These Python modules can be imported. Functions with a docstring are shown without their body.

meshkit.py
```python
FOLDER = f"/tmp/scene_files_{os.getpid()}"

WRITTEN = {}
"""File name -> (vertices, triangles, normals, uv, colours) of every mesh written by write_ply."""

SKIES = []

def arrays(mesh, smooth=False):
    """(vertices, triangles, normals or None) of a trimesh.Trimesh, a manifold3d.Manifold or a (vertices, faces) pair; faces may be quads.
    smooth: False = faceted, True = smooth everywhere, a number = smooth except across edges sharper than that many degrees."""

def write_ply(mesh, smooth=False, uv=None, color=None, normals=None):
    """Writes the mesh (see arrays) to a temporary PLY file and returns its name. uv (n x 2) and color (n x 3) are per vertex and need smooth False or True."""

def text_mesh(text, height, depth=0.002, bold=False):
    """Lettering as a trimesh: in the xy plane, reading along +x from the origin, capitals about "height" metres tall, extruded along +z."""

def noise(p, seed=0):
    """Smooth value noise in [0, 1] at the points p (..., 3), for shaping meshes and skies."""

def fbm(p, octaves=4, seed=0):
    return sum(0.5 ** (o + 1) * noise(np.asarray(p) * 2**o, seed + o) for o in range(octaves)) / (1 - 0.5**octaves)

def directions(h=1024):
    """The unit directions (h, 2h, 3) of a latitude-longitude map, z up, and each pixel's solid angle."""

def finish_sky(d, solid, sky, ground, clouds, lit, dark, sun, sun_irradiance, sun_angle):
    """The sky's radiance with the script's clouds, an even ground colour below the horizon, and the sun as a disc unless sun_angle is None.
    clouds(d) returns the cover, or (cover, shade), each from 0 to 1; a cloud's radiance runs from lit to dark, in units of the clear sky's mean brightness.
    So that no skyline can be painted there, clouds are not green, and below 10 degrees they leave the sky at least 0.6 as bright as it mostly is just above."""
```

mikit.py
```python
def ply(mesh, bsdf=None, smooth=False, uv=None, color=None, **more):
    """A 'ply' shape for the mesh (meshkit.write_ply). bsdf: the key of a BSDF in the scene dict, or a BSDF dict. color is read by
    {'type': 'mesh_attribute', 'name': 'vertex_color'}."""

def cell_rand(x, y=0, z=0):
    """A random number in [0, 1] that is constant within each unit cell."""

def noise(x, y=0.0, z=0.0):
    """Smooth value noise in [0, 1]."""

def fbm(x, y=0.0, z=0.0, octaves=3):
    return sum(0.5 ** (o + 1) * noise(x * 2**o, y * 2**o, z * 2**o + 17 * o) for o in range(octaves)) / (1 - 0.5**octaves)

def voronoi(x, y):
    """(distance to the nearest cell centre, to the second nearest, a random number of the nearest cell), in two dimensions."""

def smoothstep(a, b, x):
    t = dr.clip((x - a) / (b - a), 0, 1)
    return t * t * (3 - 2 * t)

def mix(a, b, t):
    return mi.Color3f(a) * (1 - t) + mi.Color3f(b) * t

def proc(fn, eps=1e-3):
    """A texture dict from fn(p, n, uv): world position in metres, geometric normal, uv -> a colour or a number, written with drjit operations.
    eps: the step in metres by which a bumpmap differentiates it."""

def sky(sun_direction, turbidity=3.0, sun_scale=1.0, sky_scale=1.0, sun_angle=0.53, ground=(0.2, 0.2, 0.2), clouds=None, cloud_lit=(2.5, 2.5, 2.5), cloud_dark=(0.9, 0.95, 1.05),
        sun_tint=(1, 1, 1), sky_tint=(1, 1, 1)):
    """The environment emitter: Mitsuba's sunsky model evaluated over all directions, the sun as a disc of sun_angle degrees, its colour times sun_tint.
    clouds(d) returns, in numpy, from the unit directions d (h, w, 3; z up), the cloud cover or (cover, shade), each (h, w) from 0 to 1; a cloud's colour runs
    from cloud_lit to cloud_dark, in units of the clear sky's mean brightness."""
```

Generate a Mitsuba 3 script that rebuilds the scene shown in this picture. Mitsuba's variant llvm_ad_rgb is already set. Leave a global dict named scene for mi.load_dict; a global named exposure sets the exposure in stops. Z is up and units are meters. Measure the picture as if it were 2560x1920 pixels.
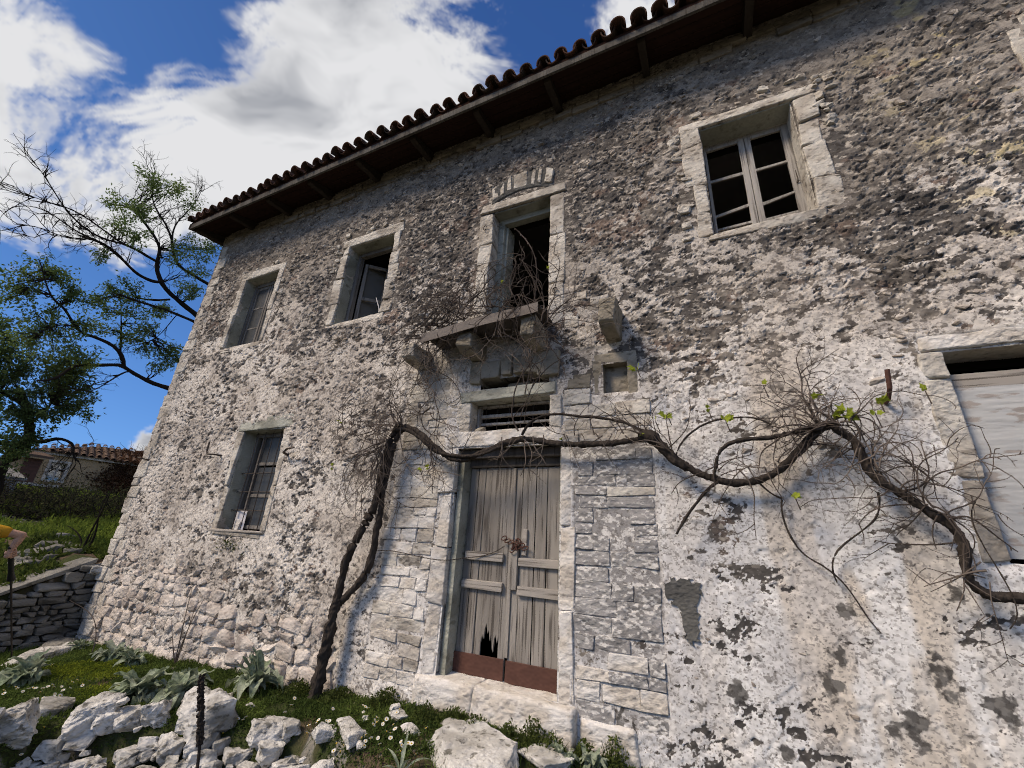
import math
import numpy as np, trimesh, shapely, shapely.geometry as sg
import manifold3d as m3
import mitsuba as mi, drjit as dr
import mikit, meshkit
from scipy.spatial import cKDTree, ConvexHull

scene, labels = {}, {}
exposure = 2.32

# ------------------------------------------------------------------ camera (ultra-wide phone lens, tilted up, slightly rolled)
YAW, PITCH, ROLL = -0.458181, 0.366552, 0.0608384
EYE = np.array([0, -4.0, 1.6])
FWD = np.array([math.sin(YAW) * math.cos(PITCH), math.cos(YAW) * math.cos(PITCH), math.sin(PITCH)])
_r = np.array([math.cos(YAW), -math.sin(YAW), 0]); _u = np.cross(_r, FWD)
UP = -_r * math.sin(ROLL) + _u * math.cos(ROLL)
T = mi.ScalarTransform4f
scene['camera'] = {'type': 'perspective', 'fov': 100.93, 'fov_axis': 'x', 'near_clip': 0.05, 'far_clip': 2000.0,
                   'to_world': T().look_at(origin=EYE.tolist(), target=(EYE + FWD).tolist(), up=UP.tolist())}

# ------------------------------------------------------------------ sky and sun
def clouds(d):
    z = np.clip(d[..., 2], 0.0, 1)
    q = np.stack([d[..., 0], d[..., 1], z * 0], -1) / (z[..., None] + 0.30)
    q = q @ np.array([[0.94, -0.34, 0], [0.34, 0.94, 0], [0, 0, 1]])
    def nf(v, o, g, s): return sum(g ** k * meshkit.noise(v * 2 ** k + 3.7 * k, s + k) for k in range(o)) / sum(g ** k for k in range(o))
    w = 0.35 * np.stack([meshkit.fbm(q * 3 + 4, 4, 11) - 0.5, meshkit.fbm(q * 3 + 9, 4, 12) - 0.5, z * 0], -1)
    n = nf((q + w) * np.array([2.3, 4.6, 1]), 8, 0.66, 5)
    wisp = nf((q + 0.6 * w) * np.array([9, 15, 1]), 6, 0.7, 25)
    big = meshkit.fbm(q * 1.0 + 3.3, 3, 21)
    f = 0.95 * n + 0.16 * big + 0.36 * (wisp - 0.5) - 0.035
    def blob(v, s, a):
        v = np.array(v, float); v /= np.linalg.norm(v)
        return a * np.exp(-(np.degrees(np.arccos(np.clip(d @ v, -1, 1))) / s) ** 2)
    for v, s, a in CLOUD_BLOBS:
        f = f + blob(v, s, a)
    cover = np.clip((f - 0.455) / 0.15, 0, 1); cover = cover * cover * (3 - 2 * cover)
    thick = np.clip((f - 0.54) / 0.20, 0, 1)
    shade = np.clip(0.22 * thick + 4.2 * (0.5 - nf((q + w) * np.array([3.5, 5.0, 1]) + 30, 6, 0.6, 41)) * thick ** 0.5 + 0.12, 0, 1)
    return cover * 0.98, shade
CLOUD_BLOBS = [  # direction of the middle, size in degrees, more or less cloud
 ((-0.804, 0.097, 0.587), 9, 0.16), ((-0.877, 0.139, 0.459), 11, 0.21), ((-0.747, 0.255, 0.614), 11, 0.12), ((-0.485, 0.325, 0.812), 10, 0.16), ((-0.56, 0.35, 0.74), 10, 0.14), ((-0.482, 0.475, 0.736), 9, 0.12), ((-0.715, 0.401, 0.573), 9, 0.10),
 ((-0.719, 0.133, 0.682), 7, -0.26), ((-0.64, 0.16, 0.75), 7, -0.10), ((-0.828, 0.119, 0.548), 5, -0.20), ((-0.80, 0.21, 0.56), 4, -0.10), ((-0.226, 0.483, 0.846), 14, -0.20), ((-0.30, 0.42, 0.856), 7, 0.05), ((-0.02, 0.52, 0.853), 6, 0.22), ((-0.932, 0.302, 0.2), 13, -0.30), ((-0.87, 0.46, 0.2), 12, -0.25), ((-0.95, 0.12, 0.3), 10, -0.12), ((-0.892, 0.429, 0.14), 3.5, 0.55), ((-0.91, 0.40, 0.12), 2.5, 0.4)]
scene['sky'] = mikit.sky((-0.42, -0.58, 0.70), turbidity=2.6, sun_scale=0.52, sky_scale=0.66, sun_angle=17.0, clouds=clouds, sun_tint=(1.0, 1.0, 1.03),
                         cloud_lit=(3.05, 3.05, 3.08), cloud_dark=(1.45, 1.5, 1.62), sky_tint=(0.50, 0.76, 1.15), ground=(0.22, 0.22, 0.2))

# ------------------------------------------------------------------ helpers
NUM = {}
def key(name, parent=None):
    base = name if parent is None else parent + '__' + name
    n = NUM.get(base, 0); NUM[base] = n + 1
    return base if n == 0 else '%s_%03d' % (base, n)
def add(name, mesh, bsdf, parent=None, smooth=False, label=None, cat=None, group=None, kind=None, **kw):
    k = key(name, parent)
    scene[k] = mikit.ply(mesh, bsdf, smooth=smooth, **kw)
    tag(k, label, cat, group, kind)
    return k
def tag(k, label=None, cat=None, group=None, kind=None):
    d = {a: b for a, b in (('label', label), ('category', cat), ('group', group), ('kind', kind)) if b}
    if d: labels[k] = d
def thing(name, label, cat, group=None):
    k = key(name); tag(k, label, cat, group); return k
def R(seed): return np.random.default_rng(seed)
def sstep(a, b, x):
    t = np.clip((np.asarray(x, float) - a) / (b - a), 0, 1); return t * t * (3 - 2 * t)
def nz(v): return v / (np.linalg.norm(v, axis=-1, keepdims=True) + 1e-12)
class MB:
    def __init__(s): s.v, s.f, s.n = [], [], 0
    def add(s, m):
        v, f = (m.vertices, m.faces) if hasattr(m, 'vertices') else m
        v = np.asarray(v, float); f = np.asarray(f, int)
        if f.shape[1] == 4: f = np.vstack([f[:, [0, 1, 2]], f[:, [0, 2, 3]]])
        s.v.append(v); s.f.append(f + s.n); s.n += len(v); return s
    def get(s): return np.vstack(s.v), np.vstack(s.f)
def grid_faces(nu, nv):
    i, j = np.meshgrid(np.arange(nu - 1), np.arange(nv - 1), indexing='ij')
    a = i * nv + j
    return np.stack([a, a + nv, a + nv + 1, a + 1], -1).reshape(-1, 4)
def tube(pts, rad, sides=6, seed=None, rough=0.0):
    p = np.asarray(pts, float); rad = np.broadcast_to(rad, (len(p),))
    t = nz(np.gradient(p, axis=0))
    a = nz(np.cross(t, np.where(np.abs(t[:, 2:]) < 0.9, [[0, 0, 1.0]], [[1.0, 0, 0]])))
    b = np.cross(t, a); an = np.arange(sides) * 2 * np.pi / sides
    rr = rad[:, None] * np.ones(sides)
    if rough: rr = rr * (1 + rough * (R(seed or 0).random(rr.shape) * 2 - 1))
    v = p[:, None] + rr[..., None] * (np.cos(an)[None, :, None] * a[:, None] + np.sin(an)[None, :, None] * b[:, None])
    i, j = np.meshgrid(np.arange(len(p) - 1), np.arange(sides), indexing='ij')
    q = np.stack([i * sides + j, i * sides + (j + 1) % sides, (i + 1) * sides + (j + 1) % sides, (i + 1) * sides + j], -1).reshape(-1, 4)
    v = np.vstack([v.reshape(-1, 3), p[:1], p[-1:]]); n = len(p) * sides; f = [np.vstack([q[:, [0, 1, 2]], q[:, [0, 2, 3]]])]
    j = np.arange(sides)
    f.append(np.stack([j * 0 + n, (j + 1) % sides, j], -1)); f.append(np.stack([j * 0 + n + 1, (len(p) - 1) * sides + j, (len(p) - 1) * sides + (j + 1) % sides], -1))
    return v, np.vstack(f)
def spline(pts, step=0.05):
    from scipy.interpolate import CubicSpline
    p = np.asarray(pts, float); s = np.r_[0, np.cumsum(np.linalg.norm(np.diff(p, axis=0), axis=1) ** 0.5 + 1e-6)]
    n = max(3, int(np.linalg.norm(np.diff(p, axis=0), axis=1).sum() / step))
    if len(p) < 3: return p[0] + (p[-1] - p[0]) * np.linspace(0, 1, n)[:, None]
    return CubicSpline(s, p)(np.linspace(0, s[-1], n))
def block(x0, x1, y0, y1, z0, z1, r=0.012, amp=0.006, seed=0, step=0.07, taper=0.0):
    """A dressed stone or timber piece: a box with rounded, slightly uneven edges and faces."""
    c = np.array([(x0 + x1) / 2, (y0 + y1) / 2, (z0 + z1) / 2]); h = np.array([x1 - x0, y1 - y0, z1 - z0]) / 2
    r = min(r, 0.45 * h.min()); n = np.clip(np.ceil(2 * h / step).astype(int), 1, 14)
    lines = [np.unique(np.r_[-h[k], np.linspace(-h[k] + r, h[k] - r, n[k] + 1), h[k]]) for k in range(3)]
    vs, fs, off = [], [], 0
    for ax in range(3):
        u, w = [k for k in range(3) if k != ax]
        for sgn in (-1, 1):
            U, W = np.meshgrid(lines[u], lines[w], indexing='ij')
            P = np.zeros(U.shape + (3,)); P[..., ax] = sgn * h[ax]; P[..., u] = U; P[..., w] = W
            q = grid_faces(*U.shape)
            if (sgn > 0) == (ax == 1): q = q[:, ::-1]
            vs.append(P.reshape(-1, 3)); fs.append(q + off); off += U.size
    P = np.vstack(vs); F = np.vstack(fs)
    key_ = np.round(P, 6); _, first, inv = np.unique(key_, axis=0, return_index=True, return_inverse=True)
    P = P[first]; F = inv.ravel()[F]
    inner = np.clip(P, -h + r, h - r); d = P - inner; L = np.linalg.norm(d, axis=1, keepdims=True)
    nrm = d / np.maximum(L, 1e-9); P = inner + nrm * np.minimum(L, r)
    rg = R(seed)
    if amp:
        o = rg.random(3) * 50
        P = P + nrm * amp * 2 * (meshkit.fbm((P + c) * 9 + o, 3, seed % 97) - 0.5)[:, None]
        corner = (rg.random((2, 2, 2, 3)) - 0.5) * 2 * amp * 1.5        # skews the whole piece a little
        t = P / (2 * h) + 0.5
        for k in range(3):
            s = 0
            for a, b, e in np.ndindex(2, 2, 2):
                s = s + corner[a, b, e, k] * np.where(a, t[:, 0], 1 - t[:, 0]) * np.where(b, t[:, 1], 1 - t[:, 1]) * np.where(e, t[:, 2], 1 - t[:, 2])
            P[:, k] += s
    return P + c, F
def rock(size, seed, sub=1, sharp=0.6, amp=0.06, pts=20):
    """An angular broken stone, centred on the origin with the given full size."""
    rg = R(seed); p = nz(rg.normal(size=(pts, 3)))
    p = np.sign(p) * np.abs(p) ** sharp
    p *= 1 + 0.16 * (rg.random((pts, 1)) - 0.5)
    h = ConvexHull(p); m = trimesh.Trimesh(p, h.simplices, process=False).copy(); m.fix_normals()
    m = trimesh.Trimesh(m.vertices[np.unique(m.faces)], np.searchsorted(np.unique(m.faces), m.faces), process=False)
    for _ in range(sub): m = m.subdivide()
    v = np.array(m.vertices)
    if sub > 1:                                   # a few flat break faces
        for _ in range(5):
            nn = nz(rg.normal(size=3)); v = v - nn * np.maximum(v @ nn - (.62 + .2 * rg.random()), 0)[:, None]
        v = v * (1 + .07 * (meshkit.fbm(v * 8 + seed % 40, 3, seed % 23) - .5))[:, None]
    if sub: v = v * (1 + amp * 3.2 * (meshkit.fbm(v * 2.3 + seed % 50, 4, seed % 31) - 0.5) - (amp * 1.6 * np.abs(2 * meshkit.fbm(v * 3.7 + seed % 50, 3, seed % 29) - 1) if sub > 1 else 0))[:, None]
    v = v / (v.max(0) - v.min(0)) * np.asarray(size, float); v -= (v.max(0) + v.min(0)) / 2
    return v, np.array(m.faces)
def slabrock(size, seed):
    rg = R(seed); sx, sy, sz = size; m = min(size)
    v, f = block(-sx / 2, sx / 2, -sy / 2, sy / 2, -sz / 2, sz / 2, .10 * m, .09 * m, seed, max(size) / 7)
    v = v * (1 + .5 * (rg.random(3) - .5) * (v[:, [2, 0, 1]] / max(size)))
    h = np.array(size) / 2
    for _ in range(7):
        n = nz(rg.normal(size=3)); d = v / h; d = d - n * np.maximum(d @ n - (.82 + .25 * rg.random()), 0)[:, None]; v = d * h
    o = rg.random(3) * 40; nr = nz(v / h ** 2)
    v = v + nr * m * (.30 * (meshkit.fbm(v * 9 + o, 3, 3) - .5) + .22 * (meshkit.fbm(v * 26 + o, 3, 5) - .5))[:, None]
    t = trimesh.Trimesh(v, np.vstack([f[:, [0, 1, 2]], f[:, [0, 2, 3]]]), process=False).subdivide(); v = np.array(t.vertices); v = v + nz(v / h ** 2) * m * .10 * (meshkit.fbm(v * 55 + o, 3, 7) - .5)[:, None]
    return v, np.array(t.faces)
def rotz(v, a): c, s = math.cos(a), math.sin(a); return v @ np.array([[c, s, 0], [-s, c, 0], [0, 0, 1]])
def rotx(v, a): c, s = math.cos(a), math.sin(a); return v @ np.array([[1, 0, 0], [0, c, s], [0, -s, c]])
def roty(v, a): c, s = math.cos(a), math.sin(a); return v @ np.array([[c, 0, -s], [0, 1, 0], [s, 0, c]])
def frames(d, roll):
    """Rotation matrices whose columns are side, direction d, normal."""
    d = nz(d); a = nz(np.cross(d, np.where(np.abs(d[:, 2:]) < 0.95, [[0, 0, 1.0]], [[1.0, 0, 0]]))); b = np.cross(a, d)
    c, s = np.cos(roll)[:, None], np.sin(roll)[:, None]
    return np.stack([a * c + b * s, d, -a * s + b * c], -1)
def scatter(v, f, pos, rot, scale):
    """One mesh of many copies of (v, f)."""
    v = np.asarray(v, float); f = np.asarray(f, int)
    if f.shape[1] == 4: f = np.vstack([f[:, [0, 1, 2]], f[:, [0, 2, 3]]])
    sc = np.asarray(scale, float); sc = sc[:, None] if sc.ndim == 1 else sc
    P = np.einsum('kij,knj->kni', rot, v[None] * sc[:, None, :]) + pos[:, None]
    return P.reshape(-1, 3), (f[None] + (np.arange(len(pos)) * len(v))[:, None, None]).reshape(-1, 3)
LEAF = (np.array([[0, 0, 0], [0.28, 0.3, 0.06], [0.22, 0.7, 0.04], [0, 1, -0.08], [-0.22, 0.7, 0.04], [-0.28, 0.3, 0.06], [0, 0.45, 0]]),
        np.array([[0, 1, 6], [1, 2, 6], [2, 3, 6], [3, 4, 6], [4, 5, 6], [5, 0, 6]]))
LEAF2 = (np.array([[0, 0, 0], [0.22, 0.5, 0.05], [0, 1, -0.1], [-0.22, 0.5, 0.05]]), np.array([[0, 1, 2], [0, 2, 3]]))
BLADE = (np.array([[-0.5, 0, 0], [0.5, 0, 0], [0.35, 0.55, 0.06], [-0.35, 0.55, 0.06], [0, 1, 0.25]]), np.array([[0, 1, 2], [0, 2, 3], [3, 2, 4]]))

# ------------------------------------------------------------------ materials
N, FB, SS, MIX = mikit.noise, mikit.fbm, mikit.smoothstep, mikit.mix
C3 = mi.Color3f
def mat(name, fn, rough=None, bump=None, scale=1.0, eps=2e-3, thin=False, metallic=0.0, spec=0.2):
    col = mikit.proc(fn) if callable(fn) else {'type': 'rgb', 'value': list(fn)}
    if rough is None: b = {'type': 'diffuse', 'reflectance': col}
    else: b = {'type': 'principled', 'base_color': col, 'roughness': rough, 'metallic': metallic, 'specular': spec}
    if bump is not None:
        b = {'type': 'bumpmap', 'tex': mikit.proc(bump, eps), 'scale': scale, 'nested': b}
    scene[name] = {'type': 'twosided', 'inner': b}
def leafmat(name, fn, trans=0.7):
    col = mikit.proc(fn) if callable(fn) else {'type': 'rgb', 'value': list(fn)}
    scene[name] = {'type': 'principledthin', 'base_color': col, 'roughness': 0.55, 'diff_trans': trans, 'spec_trans': 0.0, 'eta': 1.3}

def wall_plaster(p, n, uv):
    """Lime plaster where it still holds: whitewash low on the right, cream on the left, tan under the eaves."""
    x, z = p.x, p.z
    low = FB(x * 0.6, z * 0.6 + 7, 0.0, 3); mid = FB(x * 2.3, z * 2.9, 3.0, 4); sm = FB(x * 9.0, z * 13.0, 5.0, 4); fine = FB(x * 40, z * 50, 1.0, 3)
    streak = FB(x * 4.2, z * 0.5, 8.0, 4)
    left = SS(-2.2, -4.0, x)
    white = MIX((0.74, 0.74, 0.745), (0.56, 0.50, 0.43), SS(0.52, 0.62, streak * 0.75 + mid * 0.25) * 0.8 * (0.35 + 0.65 * SS(0.75, 0.35, dr.abs(x - 0.75))))
    white = MIX(white, (0.52, 0.52, 0.54), SS(0.52, 0.70, FB(x * 1.7 + 5, z * 1.1, 2.0, 3)) * 0.55)
    cream = MIX((0.66, 0.62, 0.575), (0.50, 0.455, 0.41), SS(0.35, 0.65, mid))
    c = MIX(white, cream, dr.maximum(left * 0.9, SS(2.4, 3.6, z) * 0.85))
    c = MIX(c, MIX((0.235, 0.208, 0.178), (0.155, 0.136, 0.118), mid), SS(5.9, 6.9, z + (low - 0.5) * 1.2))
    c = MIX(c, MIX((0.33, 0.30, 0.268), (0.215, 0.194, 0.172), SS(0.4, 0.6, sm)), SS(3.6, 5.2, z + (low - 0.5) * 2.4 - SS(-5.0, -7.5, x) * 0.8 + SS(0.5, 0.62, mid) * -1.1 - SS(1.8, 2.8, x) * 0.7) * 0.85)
    c = MIX(c, (0.28, 0.255, 0.235), SS(0.56, 0.70, sm * 0.7 + mid * 0.3) * (0.5 - 0.38 * SS(-2.0, -0.4, x) * SS(3.4, 2.4, z)))
    # the grey weathered strip right of the door
    strip = SS(-1.27, -1.23, x) * SS(-0.46, -0.52, x) * SS(0.5, 1.3, z + (mid - 0.5) * 1.6) * SS(2.75, 2.5, z)
    c = MIX(c, MIX((0.25, 0.245, 0.25), (0.62, 0.61, 0.60), SS(0.52, 0.62, FB(x * 24, z * 36, 41.0, 4))), strip * 0.9)
    c = MIX(c, (0.13, 0.115, 0.105), SS(0.60, 0.70, FB(x * 21, z * 27, 31.0, 3) * 0.8 + mid * 0.2) * (0.8 - 0.62 * SS(-2.0, -0.4, x) * SS(3.4, 2.4, z)))
    c = MIX(c, (0.15, 0.14, 0.135), SS(0.62, 0.70, FB(x * 42, z * 50, 35.0, 3) * 0.75 + sm * 0.25) * 0.7)
    c = MIX(c, (0.16, 0.145, 0.135), SS(0.62, 0.72, FB(x * 55, z * 66, 33.0, 2)) * 0.5)
    c = MIX(c, (0.52, 0.44, 0.24), SS(0.62, 0.70, FB(x * 4.5 + 3, z * 6.0, 9.0, 3)) * SS(1.4, 2.4, x) * SS(3.0, 4.5, z) * 0.6)
    return c * (0.72 + 0.54 * fine)
def wall_bare(p, n, uv):
    """Where the plaster is gone or grown over: dark grey-brown mortar and stones with lichen."""
    x, z = p.x, p.z
    mid = FB(x * 2.6, z * 3.4, 13.0, 4); sm = FB(x * 10.0, z * 15.0, 15.0, 4); fine = FB(x * 40, z * 50, 11.0, 3)
    c = MIX((0.115, 0.104, 0.096), (0.215, 0.195, 0.175), SS(0.36, 0.64, sm * 0.6 + mid * 0.4))
    c = MIX(c, (0.078, 0.075, 0.075), SS(0.48, 0.64, FB(x * 0.9 + 4, z * 1.1, 16.0, 4)) * 0.7)
    c = MIX(c, (0.27, 0.19, 0.155), SS(0.68, 0.76, FB(x * 3.1 + 9, z * 4.2, 4.0, 3)) * 0.4)
    c = MIX(c, (0.50, 0.46, 0.41), SS(0.63, 0.72, FB(x * 16, z * 25, 18.0, 3)) * 0.75)
    c = MIX(c, (0.045, 0.04, 0.038), SS(0.60, 0.70, FB(x * 24, z * 34, 19.0, 3)) * 0.7)
    c = MIX(c, (0.062, 0.06, 0.06), SS(2.2, 1.2, z) * SS(-1.4, -0.6, x) * 0.85)
    return c * (0.72 + 0.56 * fine)
def wall_bump(p, n, uv):
    return FB(p.x * 55, p.y * 55, p.z * 70, 3) * 0.012 + N(p.x * 160, p.y * 160, p.z * 180) * 0.003
def wall_fn(p, n, uv):
    """uv carries, per vertex, how bare the wall is (u) and which stone of the rubble lies there (v)."""
    edge = FB(p.x * 45, p.z * 60, 21.0, 3)
    m = SS(0.30, 0.70, uv.x + (edge - 0.5) * 1.5 + (FB(p.x * 90, p.z * 110, 27.0, 2) - 0.5) * 0.5)
    bare = wall_bare(p, n, uv) * (0.60 + 0.90 * uv.y)
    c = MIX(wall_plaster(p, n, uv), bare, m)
    # black mould on the damp lower right part of the wall, each stain with its own place
    e = mi.Float(0)
    for sx, sz, rx, rz in ((-.03, 1.06, .05, .09), (-.02, .70, .10, .13), (.55, .84, .09, .20), (.62, .62, .08, .14), (.71, 1.30, .09, .10), (.66, 1.08, .14, .13), (1.14, .98, .12, .18), (.84, .64, .07, .12), (.97, .70, .10, .16), (1.40, .86, .10, .14), (-.28, .60, .09, .07), (-.86, .40, .08, .16), (-.78, .22, .09, .22), (.24, .42, .10, .08), (1.02, 2.02, .05, .08), (1.10, 1.80, .06, .06), (1.36, 1.50, .10, .13), (.15, .95, .10, .05)):
        e = dr.maximum(e, dr.exp(-dr.square((p.x - sx) / rx) - dr.square((p.z - sz) / rz)))
    k = FB(p.x * 8, p.z * 9, 51.0, 3) * 0.5 + FB(p.x * 26, p.z * 30, 53.0, 3) * 0.5
    return MIX(c, MIX((0.06, 0.057, 0.055), (0.15, 0.145, 0.14), SS(0.4, 0.62, FB(p.x * 30, p.z * 34, 52.0, 3))), SS(0.70, 0.80, e * 0.40 + k * 0.80) * 0.92)
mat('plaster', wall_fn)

def stone_fn(a, b, speck=(0.16, 0.14, 0.12), amount=0.75, f=1.0, grime=0.5, th=0.56):
    def fn(p, n, uv):
        t = FB(p.x * 3.7 * f, p.y * 3.7 * f, p.z * 3.7 * f, 3); s = FB(p.x * 15 * f, p.y * 15 * f + 4, p.z * 20 * f, 4); q = FB(p.x * 60, p.y * 60, p.z * 70, 2)
        c = MIX(a, b, SS(0.3, 0.7, t))
        c = MIX(c, speck, SS(th, th + 0.12, s * 0.75 + t * 0.25) * amount)
        c = MIX(c, speck, SS(0.62, 0.72, FB(p.x * 2.0 + 8, p.y * 2.0, p.z * 2.0, 3)) * grime)
        return c * (0.82 + 0.36 * q)
    return fn
def stone_bump(p, n, uv): return FB(p.x * 26, p.y * 26, p.z * 30, 4) * 0.020
def karst_bump(p, n, uv): return FB(p.x * 17, p.y * 17, p.z * 22, 5) * 0.05
mat('limestone', stone_fn((0.60, 0.575, 0.53), (0.43, 0.395, 0.35), amount=0.75, f=1.4, grime=0.55), None, stone_bump)
mat('quoin', stone_fn((0.55, 0.53, 0.49), (0.43, 0.40, 0.36), amount=0.6), None, stone_bump)
mat('rubble', stone_fn((0.62, 0.57, 0.53), (0.48, 0.43, 0.39), (0.2, 0.165, 0.15), amount=0.6), None, stone_bump)
mat('cornice', stone_fn((0.30, 0.27, 0.235), (0.21, 0.19, 0.165), (0.1, 0.09, 0.08)), None, stone_bump)
mat('chip', stone_fn((0.50, 0.45, 0.40), (0.24, 0.21, 0.185), (0.13, 0.115, 0.10), f=1.6), None, stone_bump)
mat('corbel', stone_fn((0.36, 0.33, 0.28), (0.25, 0.225, 0.185), (0.12, 0.11, 0.09)), None, stone_bump)
mat('greyblock', stone_fn((0.31, 0.305, 0.31), (0.22, 0.215, 0.215), (0.62, 0.61, 0.60), amount=0.95, f=2.2, grime=0.2, th=0.50), None, stone_bump)
mat('whiteblock', stone_fn((0.68, 0.665, 0.65), (0.55, 0.51, 0.46), (0.27, 0.25, 0.235), amount=0.6, f=1.6, grime=0.4), None, stone_bump)
mat('lintelgrey', stone_fn((0.44, 0.45, 0.41), (0.33, 0.335, 0.30), (0.2, 0.2, 0.17)), None, stone_bump)
mat('reveal', stone_fn((0.37, 0.38, 0.34), (0.27, 0.275, 0.235), (0.15, 0.15, 0.12), f=0.7), None, stone_bump)
mat('cement', stone_fn((0.125, 0.125, 0.12), (0.085, 0.085, 0.085), (0.2, 0.2, 0.2), amount=0.3), None, stone_bump)
mat('karst', stone_fn((0.60, 0.595, 0.585), (0.38, 0.37, 0.35), (0.13, 0.125, 0.11), amount=0.9, f=1.5, grime=0.6), None, karst_bump)
mat('drystone', stone_fn((0.235, 0.23, 0.215), (0.155, 0.15, 0.14), (0.09, 0.09, 0.085), f=0.8), None, stone_bump)
def wood_fn(a, b, dark, fx=60.0):
    def fn(p, n, uv):
        g = FB(p.x * fx, p.y * fx, p.z * 2.2, 4); k = FB(p.x * 6, p.y * 6, p.z * 0.8, 3)
        c = MIX(a, b, SS(0.3, 0.7, k)); c = MIX(c, dark, SS(0.5, 0.72, g) * 0.75)
        return c
    return fn
def wood_bump(p, n, uv): return FB(p.x * 75, p.y * 75, p.z * 2.5, 3) * 0.004
mat('plank', wood_fn((0.31, 0.292, 0.272), (0.195, 0.18, 0.165), (0.06, 0.052, 0.047)), None, wood_bump)
mat('frame_wood', wood_fn((0.40, 0.385, 0.37), (0.30, 0.285, 0.27), (0.13, 0.12, 0.11)), None, wood_bump)
mat('old_frame', wood_fn((0.24, 0.23, 0.22), (0.165, 0.155, 0.148), (0.08, 0.075, 0.07)), None, wood_bump)
def woodx_fn(p, n, uv):
    g = FB(p.x * 2.2, p.y * 50, p.z * 60, 4); k = FB(p.x * 1.2, p.y * 6, p.z * 6, 3)
    return MIX(MIX((0.40, 0.375, 0.35), (0.29, 0.27, 0.25), k), (0.07, 0.06, 0.05), SS(0.5, 0.72, g) * 0.8)
mat('batten_wood', woodx_fn)
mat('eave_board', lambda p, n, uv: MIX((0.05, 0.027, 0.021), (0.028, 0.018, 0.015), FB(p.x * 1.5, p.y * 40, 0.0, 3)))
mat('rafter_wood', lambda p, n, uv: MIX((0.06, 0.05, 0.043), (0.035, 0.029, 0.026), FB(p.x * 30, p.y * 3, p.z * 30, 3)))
mat('terracotta', lambda p, n, uv: MIX(MIX((0.13, 0.068, 0.05), (0.085, 0.056, 0.046), FB(p.x * 3.1, p.y * 1.7, 2.0, 2)), (0.065, 0.06, 0.055), SS(0.45, 0.65, FB(p.x * 9, p.y * 9, p.z * 9, 3)) * 0.8))
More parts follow.
